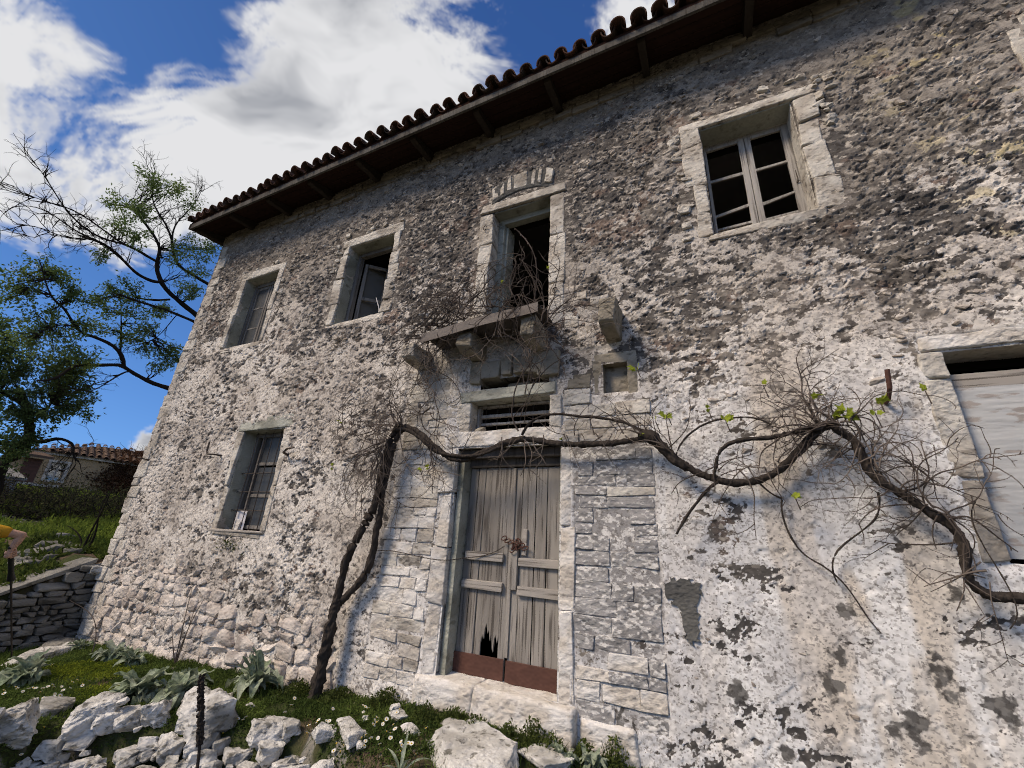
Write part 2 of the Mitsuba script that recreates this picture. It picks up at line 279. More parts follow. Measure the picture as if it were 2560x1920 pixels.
mat('rust_plate', lambda p, n, uv: MIX((0.105, 0.05, 0.038), (0.07, 0.034, 0.027), FB(p.x * 5, p.y * 5, p.z * 9, 4)) * (0.8 + 0.4 * N(p.x * 40, 1.0, p.z * 60)), 0.55)
mat('balcony_iron', lambda p, n, uv: MIX((0.15, 0.135, 0.13), (0.10, 0.082, 0.075), FB(p.x * 4, p.y * 4, p.z * 9, 3)), 0.6)
mat('iron', (0.045, 0.036, 0.032), 0.6)
mat('shutter_sheet', lambda p, n, uv: MIX(MIX((0.52, 0.53, 0.54), (0.38, 0.395, 0.41), FB(p.x * 2, 0.0, p.z * 11, 3)), (0.25, 0.20, 0.17), SS(0.58, 0.70, FB(p.x * 7.5 + 3, 1.0, p.z * 17, 5)) * 0.6) * (0.85 + 0.3 * FB(p.x * 9, 2.0, p.z * 50, 3)), None, lambda p, n, uv: FB(p.x * 6, 0.0, p.z * 40, 3) * 0.006)
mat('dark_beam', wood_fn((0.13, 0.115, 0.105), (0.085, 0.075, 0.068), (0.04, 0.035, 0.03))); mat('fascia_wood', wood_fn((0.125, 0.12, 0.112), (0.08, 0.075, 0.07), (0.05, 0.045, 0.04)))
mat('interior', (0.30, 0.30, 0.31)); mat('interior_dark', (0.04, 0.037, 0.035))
mat('dusty_glass', (0.045, 0.048, 0.052), 0.35, spec=0.4); mat('old_paint', (0.16, 0.165, 0.165))
mat('paper', (0.62, 0.62, 0.66))
scene['glass'] = {'type': 'thindielectric', 'int_ior': 1.5}
mat('vine_bark', lambda p, n, uv: MIX((0.075, 0.064, 0.057), (0.026, 0.022, 0.020), FB(p.x * 50, p.y * 50, p.z * 18, 3)), None, lambda p, n, uv: FB(p.x * 70, p.y * 70, p.z * 22, 3) * 0.022)
mat('twig', lambda p, n, uv: MIX((0.07, 0.058, 0.052), (0.15, 0.125, 0.11), SS(0.45, 0.7, FB(p.x * 4, p.y * 4, p.z * 4, 2))))
mat('tree_bark', lambda p, n, uv: MIX((0.034, 0.029, 0.026), (0.018, 0.016, 0.015), FB(p.x * 20, p.y * 20, p.z * 10, 3)))
def leaf_fn(a, b, f=2.5):
    return lambda p, n, uv: MIX(a, b, SS(0.3, 0.7, FB(p.x * f, p.y * f, p.z * f, 3))) * (0.7 + 0.6 * mikit.cell_rand(p.x * 31, p.y * 31, p.z * 31))
leafmat('tree_leaf', leaf_fn((0.19, 0.26, 0.08), (0.11, 0.17, 0.06), 1.6))
leafmat('dark_leaf', leaf_fn((0.12, 0.17, 0.06), (0.065, 0.10, 0.04), 1.6), 0.65)
leafmat('brush_leaf', leaf_fn((0.06, 0.066, 0.033), (0.036, 0.034, 0.022), 1.2), 0.4)
leafmat('vine_leaf', (0.30, 0.36, 0.05))
leafmat('mullein_leaf', leaf_fn((0.33, 0.37, 0.29), (0.20, 0.25, 0.17), 9), 0.45)
leafmat('dead_leaf', leaf_fn((0.26, 0.23, 0.18), (0.16, 0.13, 0.10), 7), 0.4)
leafmat('clover_leaf', leaf_fn((0.11, 0.155, 0.04), (0.06, 0.09, 0.026), 3.0), 0.65)
leafmat('bright_leaf', leaf_fn((0.21, 0.25, 0.03), (0.12, 0.165, 0.025), 5.0), 0.7)
leafmat('weed_leaf', leaf_fn((0.085, 0.11, 0.03), (0.06, 0.075, 0.025), 7.0), 0.6)
leafmat('slope_leaf', leaf_fn((0.14, 0.19, 0.035), (0.07, 0.095, 0.025), 0.7), 0.7)
leafmat('creeper_leaf', leaf_fn((0.115, 0.06, 0.035), (0.055, 0.032, 0.022), 1.5), 0.4)
leafmat('petal', (0.80, 0.80, 0.78), 0.4); mat('daisy_yellow', (0.55, 0.36, 0.03))
mat('soil', lambda p, n, uv: MIX(MIX((0.10, 0.075, 0.055), (0.05, 0.06, 0.028), SS(0.35, 0.6, FB(p.x * 2, p.y * 2, 0.0, 4))), (0.30, 0.29, 0.27), SS(0.60, 0.68, FB(p.x * 5, p.y * 5, 3.0, 4)) * 0.6), None, lambda p, n, uv: FB(p.x * 30, p.y * 30, p.z * 30, 3) * 0.02)
mat('old_roof', lambda p, n, uv: MIX((0.15, 0.105, 0.08), (0.085, 0.065, 0.053), FB(p.x * 6, p.y * 6, p.z * 6, 3)))
mat('ochre_plaster', lambda p, n, uv: MIX((0.44, 0.33, 0.20), (0.30, 0.235, 0.155), FB(p.x * 2, p.y * 2, p.z * 2, 4)))
mat('grey_render', lambda p, n, uv: MIX((0.40, 0.40, 0.41), (0.30, 0.30, 0.31), FB(p.x * 2, p.y * 2, p.z * 2, 3)))
mat('skin', lambda p, n, uv: MIX((0.46, 0.285, 0.21), (0.40, 0.235, 0.17), FB(p.x * 20, p.y * 20, p.z * 20, 2)), 0.55)
mat('yellow_shirt', (0.46, 0.25, 0.03)); mat('dark_cloth', (0.04, 0.045, 0.06)); mat('hair', (0.03, 0.022, 0.018)); mat('black_grip', (0.018, 0.018, 0.02), 0.5)

# ------------------------------------------------------------------ the ground: one sheet to the horizon
LOWER = sg.Polygon([(-5.25, -9), (-5.2, -2.4), (-5.3, -1.95), (-5.5, -1.55), (-4.9, -1.25), (-4.3, -1.02), (-3.3, -.8), (-2.6, -.85), (-1.9, -1.1), (-1.0, -1.5), (4, -2.6), (12, -4), (12, -9)])
def height(x, y):
    x, y = np.broadcast_arrays(np.asarray(x, float), np.asarray(y, float))
    z = np.interp(x, [-40, -9.2, -7, -5.2, -4, -2.8, -2.2, -1.4, -.8, 2, 8], [-.2, -.14, -.05, .03, .04, .16, .18, .16, .1, .02, 0]) + np.where(y < 0, np.maximum(y, -9) * .06, 0)
    pts = shapely.points(x.ravel(), y.ravel())
    d = (shapely.distance(LOWER.exterior, pts) * np.where(shapely.contains(LOWER, pts), 1, -1)).reshape(x.shape)
    z = z - .38 * sstep(-.06, .16, d)
    t = np.clip(-9.45 - x, 0, None)
    hill = np.clip(1.0 + .5 * np.minimum(y, 0), .05, 1.0) + np.minimum(t, 60) * .05 + .9 * sstep(0, 22, t) + .12 * np.sin(x * .5 + y * .3) * sstep(2, 8, t)
    k = sstep(-9.42, -9.5, x) * sstep(-6, -2.2, y)
    return z * (1 - k) + hill * k
def axis(lo, hi, fine0, fine1, d):
    mid = np.arange(fine0, fine1 + d / 2, d)
    def tail(a, b, d0):
        out, s = [], d0
        while abs(a - b) > 1e-6:
            s *= 1.14; a = a + np.sign(b - a) * min(s, abs(b - a)); out.append(a)
        return out
    return np.r_[tail(fine0, lo, d)[::-1], mid, tail(fine1, hi, d)]
gx, gy = axis(-900, 900, -9.8, 0.4, .04), axis(-900, 900, -3.2, 0.2, .04)
GX, GY = np.meshgrid(gx, gy, indexing='ij')
GZ = height(GX, GY)
near = ((GX > -20) & (GX < 3) & (GY > -5) & (GY < 6))
GZ = GZ + np.where(near, .05 * (meshkit.fbm(np.stack([GX * 3, GY * 3, GX * 0], -1), 4, 3) - .5), 0) + np.where(GX < -9.6, .3 * (meshkit.fbm(np.stack([GX * .5, GY * .5, GX * 0], -1), 3, 8) - .5), 0)
add('ground', (np.stack([GX, GY, GZ], -1).reshape(-1, 3), grid_faces(len(gx), len(gy))), 'soil', smooth=True, kind='structure')

# ------------------------------------------------------------------ the old stone house
H = thing('stone_house', 'old two-storey stone house with peeling lime plaster, broken windows and a weathered plank door', 'house')
EAVE = 7.60
# name, x0, x1, z0, z1 of each opening in the front wall
OPEN = dict(W1=(-7.86, -6.90, 4.66, 6.14), W2=(-5.15, -4.19, 4.66, 6.13), FD=(-2.41, -1.57, 3.97, 5.93), W3=(0.25, 1.15, 4.73, 6.24), LL=(-6.54, -5.60, 1.60, 3.03),
            DR=(-2.60, -1.385, 0.42, 2.60), TR=(-2.48, -1.515, 2.78, 3.14), BD=(1.65, 2.60, 1.68, 3.17), W4=(3.08, 3.98, 4.73, 6.22), NI=(-0.94, -0.695, 3.10, 3.42), AR=(-2.38, -1.53, 3.286, 3.40))
def axis_keys(lo, hi, keys, step):
    ks = np.unique(np.round([lo, hi] + [k for k in keys if lo < k < hi], 4))
    out = [np.array([lo])]
    for a, b in zip(ks[:-1], ks[1:]):
        st = step((a + b) / 2); n = max(1, int(np.ceil((b - a) / st))); out.append(np.linspace(a, b, n + 1)[1:])
    return np.concatenate(out)
xk = [v for o in OPEN.values() for v in o[:2]] + [-8, -7.5, -6, -5, -3.5, 3.2]; zk = [v for o in OPEN.values() for v in o[2:]]
wx = axis_keys(-9.16, 6.5, xk, lambda c: .017 if c < -6 else .0125 if c < 2.6 else .02 if c < 3.2 else .2); wz = axis_keys(-0.6, EAVE, zk, lambda c: .0135)
WX, WZ = np.meshgrid(wx, wz, indexing='ij')
P = np.stack([WX, WZ, WX * 0], -1)
fb = lambda a, b, o, s: meshkit.fbm(P * np.array([a, b, 1.0]), o, s)
low = fb(.6, .6, 3, 40); mid = fb(2.2, 2.8, 3, 41)
rough = np.clip(np.maximum(sstep(2.3, 4.0, WZ + (low - .5) * 2.4 - .9 * sstep(1.0, .2, np.abs(WX - .3))), .9 * sstep(-2.9, -4.4, WX)) + .10 + .35 * sstep(.9, .2, WZ), .10, 1)
disp = .045 * (fb(.7, .7, 2, 1) - .5)
rg = R(5)
sx, sz = np.meshgrid(np.arange(-9.6, 6.9, .21), np.arange(-.8, 8, .125), indexing='ij')
seeds = np.stack([sx + (np.arange(sx.shape[1]) % 2) * .1 + (rg.random(sx.shape) - .5) * .15, sz + (rg.random(sx.shape) - .5) * .09], -1).reshape(-1, 2)
warp = np.stack([WX + .05 * (fb(9, 9, 2, 51) - .5), WZ + .05 * (fb(9, 9, 2, 52) - .5)], -1)
dd, ii = cKDTree(seeds * [1, 1.6]).query(warp.reshape(-1, 2) * [1, 1.6], k=2)
edge = (dd[:, 1] - dd[:, 0]).reshape(WX.shape); tone = rg.random(len(seeds))[ii[:, 0]].reshape(WX.shape)
def gf(fx, fz, o, g, seed): return sum(g ** k * meshkit.noise((P * np.array([fx, fz, 1.0])) * 2 ** k + k * 7.3, seed + k) for k in range(o)) / sum(g ** k for k in range(o))
# how much of the plaster is gone, from its share p in each region
upz = sstep(3.0, 4.9, WZ + (low - .5) * 2.2 - .55 * sstep(-3.0, -7.0, WX) - .55 * sstep(.8, -.2, np.abs(WX - .4)))
share = .135 * sstep(-2.4, -4.2, WX) + .05 + .10 * sstep(1.2, .3, WZ) * sstep(-1.2, -.2, WX) + .12 * sstep(2.3, 3.2, WZ) * sstep(-3, -1, WX)
share = share * (1 - upz) + upz * (.80 - .24 * sstep(1.6, 3.0, WX) - .08 * sstep(-3, -7, WX)) + (fb(1.1, 1.4, 3, 44) - .5) * (.45 * upz + .35)
share = share * (1 - .75 * sstep(6.3, 7.0, WZ + (low - .5)))
u = .40 * gf(2.6, 3.8, 6, .66, 70) + .60 * gf(12, 20, 4, .74, 80)
rank = np.empty(u.size); rank[np.argsort(u.ravel())] = np.linspace(0, 1, u.size); rank = rank.reshape(u.shape)
soft = .13 - .085 * sstep(-1.8, -.4, WX) * sstep(3.0, 2.0, WZ)
bare = sstep(-1, 1, (share - rank) / soft)
show = sstep(.40, .60, mid) * rough
patchy = sstep(.42, .62, fb(1.6, 2.0, 3, 47))
rr = rough * (.25 + .75 * np.maximum(bare, patchy * .8))
disp += (.25 + .75 * bare) * show * (.014 * sstep(0, .05, edge) * (.3 + 1.0 * tone) - .004)
disp += (1 - bare) * .008 * (.5 + .5 * rough)
disp += rr * .0095 * (gf(13, 22, 5, .66, 61) - .5) * 2
disp -= rr * .017 * sstep(.58, .70, gf(17, 31, 4, .62, 62))
disp += rr * .011 * sstep(.60, .74, gf(22, 38, 3, .62, 63))
disp += .006 * (gf(34, 44, 2, .6, 64) - .5) * (.5 + rr) + .0035 * (R(6).random(WX.shape) - .5) * (.35 + rr)
disp += .007 * sstep(.485, .505, gf(1.9, 1.9, 6, .55, 65)) + .005 * sstep(.53, .545, gf(3.1, 3.1, 5, .55, 66))
# the wall lies back where dressed stones are laid over it
def in_box(x0, x1, z0, z1, e=.02): return sstep(x0 - e, x0 + e, WX) * sstep(x1 + e, x1 - e, WX) * sstep(z0 - e, z0 + e, WZ) * sstep(z1 + e, z1 - e, WZ)
disp = disp * (1 - .85 * np.maximum(in_box(-1.25, -.49, .35, 3.62), in_box(-3.47, -2.8, .28, 3.6))) - .006 * in_box(-1.25, -.49, .35, 3.62) - .003 * in_box(-3.47, -2.65, .28, 3.6)
for o in OPEN.values():
    g = .30 if o[3] > 3.6 else .12
    disp = disp * (1 - .8 * in_box(o[0] - g, o[1] + g, o[2] - .05, o[3] + g)) - .012 * in_box(o[0] - .1, o[1] + .1, o[2] - .02, o[3] + .12)
batter = .0
VW = np.stack([WX, -disp, WZ], -1)
FW = grid_faces(len(wx), len(wz))
cx = (WX[:-1, :-1] + WX[1:, 1:]).ravel() / 2; cz = (WZ[:-1, :-1] + WZ[1:, 1:]).ravel() / 2
keep = np.ones(len(FW), bool)
for o in OPEN.values(): keep &= ~((cx > o[0]) & (cx < o[1]) & (cz > o[2]) & (cz < o[3]))
FW = FW[keep]
used, inv = np.unique(FW, return_inverse=True)
WALL = add('wall', (VW.reshape(-1, 3)[used], inv.reshape(-1, 4)), 'plaster', H, smooth=True, uv=np.stack([bare, .25 * show * 0 + tone * show + .45 * (1 - show)], -1).reshape(-1, 2)[used])
def slab(x0, x1, y0, y1, z0, z1): return trimesh.creation.box(bounds=[[x0, y0, z0], [x1, y1, z1]])
# body of the house behind the front face
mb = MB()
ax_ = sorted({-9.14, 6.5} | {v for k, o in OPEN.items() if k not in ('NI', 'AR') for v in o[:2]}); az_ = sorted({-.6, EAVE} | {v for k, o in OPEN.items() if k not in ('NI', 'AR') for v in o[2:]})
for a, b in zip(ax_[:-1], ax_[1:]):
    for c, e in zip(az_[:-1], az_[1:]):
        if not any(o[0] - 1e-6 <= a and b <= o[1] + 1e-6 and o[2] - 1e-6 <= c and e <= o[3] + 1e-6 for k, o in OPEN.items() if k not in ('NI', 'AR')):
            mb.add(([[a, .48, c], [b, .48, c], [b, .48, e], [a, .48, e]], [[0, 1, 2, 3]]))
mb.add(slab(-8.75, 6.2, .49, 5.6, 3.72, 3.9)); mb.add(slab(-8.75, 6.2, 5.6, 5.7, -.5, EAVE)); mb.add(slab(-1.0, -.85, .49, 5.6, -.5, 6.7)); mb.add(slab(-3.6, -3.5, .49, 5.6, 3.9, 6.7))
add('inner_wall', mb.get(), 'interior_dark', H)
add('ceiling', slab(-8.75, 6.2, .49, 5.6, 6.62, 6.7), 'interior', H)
mb = MB(); mb.add(slab(-9.14, -8.74, .0, 6.2, -.6, EAVE)); mb.add(slab(6.2, 6.52, .02, 6.2, -.6, EAVE)); mb.add(slab(-9.14, 6.5, 5.7, 6.1, -.6, EAVE))
add('side_wall', mb.get(), 'quoin', H)

# niche beside the balcony
o = OPEN['NI']; mb = MB()
mb.add(block(o[0] - .06, o[1] + .06, .13, .3, o[2] - .1, o[3] + .1, seed=3)); mb.add(block(o[0] - .12, o[0] - .002, .01, .28, o[2] - .05, o[3] + .05, seed=4)); mb.add(block(o[1] + .002, o[1] + .1, .01, .28, o[2] - .05, o[3] + .05, seed=5)); mb.add(block(o[0] - .1, o[1] + .1, .01, .28, o[3] + .002, o[3] + .12, seed=6)); mb.add(block(o[0] - .1, o[1] + .1, .01, .28, o[2] - .12, o[2] - .002, seed=7))
add('niche', mb.get(), 'corbel', H, label='small square niche')

SEED = [100]
def sd(): SEED[0] += 1; return SEED[0]
def stone(name, x0, x1, z0, z1, y0=-.012, y1=.30, m='limestone', parent=None, r=.014, amp=.013, step=.07, label=None):
    return add(name, block(x0, x1, y0, y1, z0, z1, r, amp, sd(), step), m, parent or WALL, smooth=40, label=label)
def jambs(o, parent, w=.15, m='limestone', vary=.07, hh=.36, y1=.31, right=True, left=True, lint=.15, lx=.16, sill=True, lm=None, proud=.012):
    rg = R(int(abs(o[0]) * 100))
    for side in (-1, 1):
        if (side < 0 and not left) or (side > 0 and not right): continue
        z = o[2]
        while z < o[3] - .02:
            h = min(hh * (.6 + .8 * rg.random()), o[3] - z)
            if o[3] - z - h < .12: h = o[3] - z
            ww = w + vary * (rg.random() - .3)
            a, b = (o[0] - ww, o[0]) if side < 0 else (o[1], o[1] + ww)
            stone('jamb_stone', a, b, z + .004, z + h - .004, -proud - .006 * rg.random(), y1, m, parent); z += h
    stone('lintel', o[0] - lx, o[1] + lx, o[3] + .003, o[3] + lint, -proud - .006, y1, lm or m, parent, step=.06)
    if sill: stone('sill', o[0] - .06, o[1] + .06, o[2] - .09, o[2] - .003, -.02, y1 + .05, m, parent, step=.06)
def bar(x0, x1, y0, y1, z0, z1, seed=0): return block(x0, x1, y0, y1, z0, z1, .006, .003, seed, .12)
def rubble_fill(n, parent, boxes, seed, m='limestone', s=(.05, .11)):
    """Small packing stones showing round an opening."""
    rg = R(seed)
    for _ in range(n):
        x0, x1, z0, z1 = boxes[rg.integers(len(boxes))]
        w = s[0] + (s[1] - s[0]) * rg.random(); h = w * (.4 + .5 * rg.random())
        v, f = rock((w, .05, h), int(rg.integers(1e6)), 0, .7, pts=16); v = roty(v, (rg.random() - .5) * .7)
        add('packing_stone', (v + [x0 + (x1 - x0) * rg.random(), -.012, z0 + (z1 - z0) * rg.random()], f), m, parent)

# upper windows
w1 = H + '__window'; NUM[w1] = 1; o = OPEN['W1']
jambs(o, w1, .13, vary=.05, hh=.5)
rubble_fill(14, w1, [(o[0] - .2, o[1] + .25, o[3] + .16, o[3] + .26), (o[1] + .12, o[1] + .3, o[2] + .8, o[3] + .1)], 11)
mb = MB(); mb.add(bar(o[0], o[1], .2, .27, o[3] - .09, o[3])); mb.add(bar(o[0], o[0] + .07, .2, .27, o[2], o[3] - .09)); mb.add(bar(o[1] - .07, o[1], .2, .27, o[2], o[3] - .09)); mb.add(bar(o[0] + .07, o[1] - .07, .2, .27, o[2], o[2] + .07))
add('frame', mb.get(), 'old_frame', w1, smooth=40)
for k, xx in enumerate((o[0] + .075, o[0] + .49)):
    mb = MB(); a, b = xx, xx + .395
    mb.add(bar(a, a + .05, .215, .25, o[2] + .075, o[3] - .095)); mb.add(bar(b - .05, b, .215, .25, o[2] + .075, o[3] - .095)); mb.add(bar(a + .05, b - .05, .217, .248, o[2] + .075, o[2] + .14)); mb.add(bar(a + .05, b - .05, .217, .248, o[3] - .15, o[3] - .095))
    for q in (.34, .66): mb.add(bar(a + .05, b - .05, .22, .245, o[2] + q * 1.36, o[2] + q * 1.36 + .03))
    c = add('casement', mb.get(), 'old_frame', w1, smooth=40)
    add('pane', slab(a + .05, b - .05, .230, .2302, o[2] + .14, o[3] - .15), 'dusty_glass', w1)
w2 = H + '__window_001'; NUM[H + '__window'] = 2; o = OPEN['W2']
jambs(o, w2, .14, vary=.09, hh=.34)
rubble_fill(22, w2, [(o[1] + .13, o[1] + .34, o[2] + .4, o[3] + .1), (o[0] - .1, o[1] + .3, o[3] + .16, o[3] + .27), (o[0] - .3, o[0] - .16, o[3] - .5, o[3] + .1)], 12)
mb = MB(); mb.add(bar(o[0], o[1], .2, .28, o[3] - .08, o[3])); mb.add(bar(o[0], o[0] + .08, .2, .28, o[2], o[3] - .08)); mb.add(bar(o[1] - .06, o[1], .2, .28, o[2], o[3] - .08))
add('frame', mb.get(), 'old_frame', w2, smooth=40)
mb = MB(); a, b = o[0] + .09, o[0] + .50
for q in ((a, a + .06, 0, 1), (b - .05, b, 0, 1)): mb.add(bar(q[0], q[1], .0, .035, .03, 1.33))
for zz in (.03, .62, 1.27): mb.add(bar(a + .06, b - .05, .003, .032, zz, zz + .06))
v, f = mb.get(); v = rotz(v - [a, 0, 0], .75) + [a, .3, o[2]]
add('casement', (v, f), 'old_frame', w2, smooth=40, label='casement swung open into the room')
v, f = trimesh.creation.box(bounds=[[.07, .015, .1], [.37, .017, 1.27]]).vertices, trimesh.creation.box().faces
add('inner_shutter', (rotz(np.array(slab(.0, .46, 0, .03, 0, 1.3).vertices), 1.15) + [o[0] + .08, .36, o[2] + .03], slab(0, 1, 0, 1, 0, 1).faces), 'old_paint', w2)
add('iron_stay', tube(np.array([[o[0] + .5, .3, o[2] + .55], [o[0] + .62, .26, o[2] + .36], [o[0] + .74, .24, o[2] + .1]]), .007), 'paper', w2)
w3 = H + '__window_002'; NUM[H + '__window'] = 3; o = OPEN['W3']
jambs(o, w3, .17, vary=.1, hh=.42, lx=.24, lint=.15)
rubble_fill(34, w3, [(o[0] - .36, o[0] - .2, o[2] + .3, o[3] + .1), (o[0] - .2, o[1] + .4, o[3] + .17, o[3] + .29), (o[1] + .16, o[1] + .36, o[3] - .5, o[3] + .2), (o[0] - .3, o[0] - .2, o[2], o[3])], 13, s=(.06, .16))
mb = MB(); mb.add(bar(o[0], o[1], .27, .34, o[3] - .035, o[3] - .002)); mb.add(bar(o[0], o[0] + .018, .26, .33, o[2], o[3] - .035)); mb.add(bar(o[1] - .018, o[1], .26, .33, o[2], o[3] - .035))
add('frame', mb.get(), 'frame_wood', w3, smooth=40)
for a, b, zs in ((o[0] + .02, .699, ((5.68, 0), (5.20, .16), (4.99, .03))), (.703, o[1] - .02, ((5.68, .02), (5.22, .2), (4.98, .03)))):
    mb = MB(); wl, wr = (.035, .06) if a < .5 else (.065, .065)
    mb.add(bar(a, a + wl, .265, .305, o[2] + .01, o[3] - .04, sd())); mb.add(bar(b - wr, b, .265, .305, o[2] + .01, o[3] - .04, sd())); mb.add(bar(a + wl, b - wr, .268, .30, o[3] - .09, o[3] - .04, sd()))
    k = add('casement', mb.get(), 'frame_wood', w3, smooth=40)
    for zz, tilt in zs:
        v, f = bar(a + wl - .01, b - wr + .01, .272, .295, zz - .017, zz + .017, sd()); v = v.copy(); v[:, 2] += (v[:, 0] - (a + b) / 2) * tilt
        add('glazing_bar', (v, f), 'frame_wood', w3, smooth=40)
add('latch_hook', tube(np.array([[1.11, .27, 5.55], [1.115, .262, 5.40], [1.10, .255, 5.34], [1.12, .25, 5.36]]), .006), 'iron', w3)
w4 = H + '__window_003'; NUM[H + '__window'] = 4; o = OPEN['W4']
jambs(o, w4, .22, vary=.14, hh=.34, right=False)

# tall balcony window, its relieving arch of thin stones
fd = thing('x', '', '') and None; labels.pop('x', None)
fdk = H + '__balcony_door'; o = OPEN['FD']
jambs(o, fdk, .19, vary=.02, hh=.46, lx=.20, lint=.17, sill=False, proud=.016)
mb = MB(); mb.add(bar(o[0], o[1], .17, .27, o[3] - .1, o[3])); mb.add(bar(o[0], o[0] + .09, .17, .30, o[2], o[3] - .1)); mb.add(bar(o[0] + .09, o[0] + .13, .22, .42, o[2], o[3] - .12)); mb.add(bar(o[1] - .05, o[1], .2, .3, o[2], o[3] - .1))
add('frame', mb.get(), 'reveal', fdk, smooth=40)
tx = [-2.43, -2.335, -2.245, -2.15, -2.055, -1.86, -1.795, -1.73, -1.655, -1.56]
for a, b in zip([-2.43, -2.325, -2.225, -2.12, -1.86, -1.765, -1.67], [-2.355, -2.257, -2.155, -1.92, -1.81, -1.715, -1.56]):
    u = ((a + b) / 2 + 1.995) / .435; zc = 6.235 - .11 * u * u
    v, f = block(a, b, -.03, .1, zc - .005, zc + .235, .008, .007, sd(), .05); v = v.copy(); v[:, 2] += -(v[:, 0] - (a + b) / 2) * u * .5; v[:, 0] += (v[:, 2] - zc) * .16 * u
    add('arch_stone', (v, f), 'limestone', fdk, smooth=40)
v, f = block(-2.45, -1.54, -.012, .08, 6.13, 6.45, .02, .01, sd(), .07); v = v.copy(); v[:, 2] -= .11 * ((v[:, 0] + 1.995) / .435) ** 2 - .03
add('arch_mortar', (v, f), 'cement', fdk, smooth=40)
for q in ((-2.51, 5.66), (-1.47, 4.42)):
    an = np.linspace(0, 1.75 * np.pi, 12); add('iron_ring', tube(np.stack([q[0] + .028 * np.cos(an), an * 0 - .04, q[1] + .035 * np.sin(an)], -1), .006), 'iron', fdk)

# ground floor barred window
ll = H + '__barred_window'; o = OPEN['LL']
jambs(o, ll, .12, vary=.03, hh=.7, m='limestone', y1=.30, lint=.19, lx=.14, lm='lintelgrey')
for side, (a, b) in enumerate(((o[0] + .001, o[0] + .012), (o[1] - .012, o[1] - .001))): add('reveal', slab(a, b, .02, .29, o[2], o[3]), 'reveal', ll)
for k, q in enumerate((OPEN['W1'], OPEN['W2'])):
    for a, b in ((q[0] + .001, q[0] + .012), (q[1] - .012, q[1] - .001)): add('reveal', slab(a, b, .02, .2, q[2], q[3]), 'reveal', (w1, w2)[k])
    add('soffit', slab(q[0], q[1], .02, .2, q[3] - .012, q[3] - .001), 'reveal', (w1, w2)[k])
q = OPEN['W3']; add('reveal', slab(q[1] - .011, q[1] - .001, .03, .26, q[2], q[3]), 'limestone', w3); add('soffit', slab(q[0], q[1], .02, .26, q[3] - .014, q[3] - .001), 'reveal', w3)
q = OPEN['FD']; add('soffit', slab(q[0], q[1], .02, .17, q[3] - .012, q[3] - .001), 'reveal', fdk)
mb = MB(); mb.add(bar(o[0] + .012, o[1] - .012, .2, .27, o[3] - .06, o[3])); mb.add(bar(o[0] + .012, o[0] + .07, .2, .27, o[2], o[3] - .06)); mb.add(bar(o[1] - .06, o[1] - .012, .2, .27, o[2], o[3] - .06)); mb.add(bar(o[0] + .16, o[0] + .22, .21, .26, o[2], o[3] - .06))
for zz in (o[2] + .02, o[2] + .46, o[2] + .93): mb.add(bar(o[0] + .22, o[1] - .06, .215, .255, zz, zz + .05))
add('frame', mb.get(), 'old_frame', ll, smooth=40)
for zz in (.07, .51, .98): add('pane', slab(o[0] + .22, o[1] - .06, .234, .2343, o[2] + zz, o[2] + zz + .395), 'dusty_glass', ll)
for xx in (.16, .34, .52, .70): add('iron_bar', tube(np.array([[o[0] + xx, .12, o[2]], [o[0] + xx + .004, .12, o[2] + .7], [o[0] + xx, .12, o[3]]]), .007), 'iron', ll)
for zz in (.27, .53, .80): add('iron_bar', tube(np.array([[o[0] - .0, .13, o[2] + zz], [o[1] + (.06 if zz == .53 else 0), .13, o[2] + zz]]), .008), 'iron', ll)
v = rotz(np.array(slab(0, .17, 0, .004, 0, .26).vertices), .25) @ np.eye(3); add('paper_sheet', (v + [o[0] + .14, .14, o[2] + .005], slab(0, 1, 0, 1, 0, 1).faces), 'paper', ll, label='pale sheet leaning in the corner')
add('paper_sheet', (roty(rotz(np.array(slab(0, .10, 0, .003, 0, .15).vertices), .1), .25) + [o[0] + .14, .135, o[2] + .01], slab(0, 1, 0, 1, 0, 1).faces), 'whiteblock', ll)
v, f = block(o[0] - .12, o[1] + .1, -.035, .01, o[2] - .035, o[2] - .005, .006, .004, 5, .1); add('sill_board', (v, f), 'batten_wood', ll, smooth=40)

# iron hooks and pegs in the wall
add('iron_hook', tube(np.array([[-6.90, .0, 2.66], [-6.95, -.12, 2.66], [-7.06, -.15, 2.665], [-7.09, -.15, 2.70], [-7.10, -.15, 2.86]]), .014), 'iron', H)
add('iron_hook', tube(np.array([[-9.0, 0, 2.66], [-9.06, -.1, 2.67], [-9.12, -.12, 2.68]]), .012), 'iron', H)
add('iron_hook', tube(np.array([[-5.42, 0, 2.62], [-5.36, -.12, 2.63], [-5.25, -.16, 2.67], [-5.12, -.16, 2.68]]), .014, rough=.4), 'twig', H, label='splintered wooden peg')
add('iron_hook', tube(np.array([[-5.62, .02, 2.10], [-5.56, -.06, 2.10], [-5.48, -.08, 2.10]]), .008), 'iron', H)
add('pipe_stub', tube(np.array([[1.24, .02, 2.79], [1.24, -.10, 2.80], [1.245, -.16, 2.86], [1.25, -.19, 3.0]]), .017, 8), 'rust_plate', H)

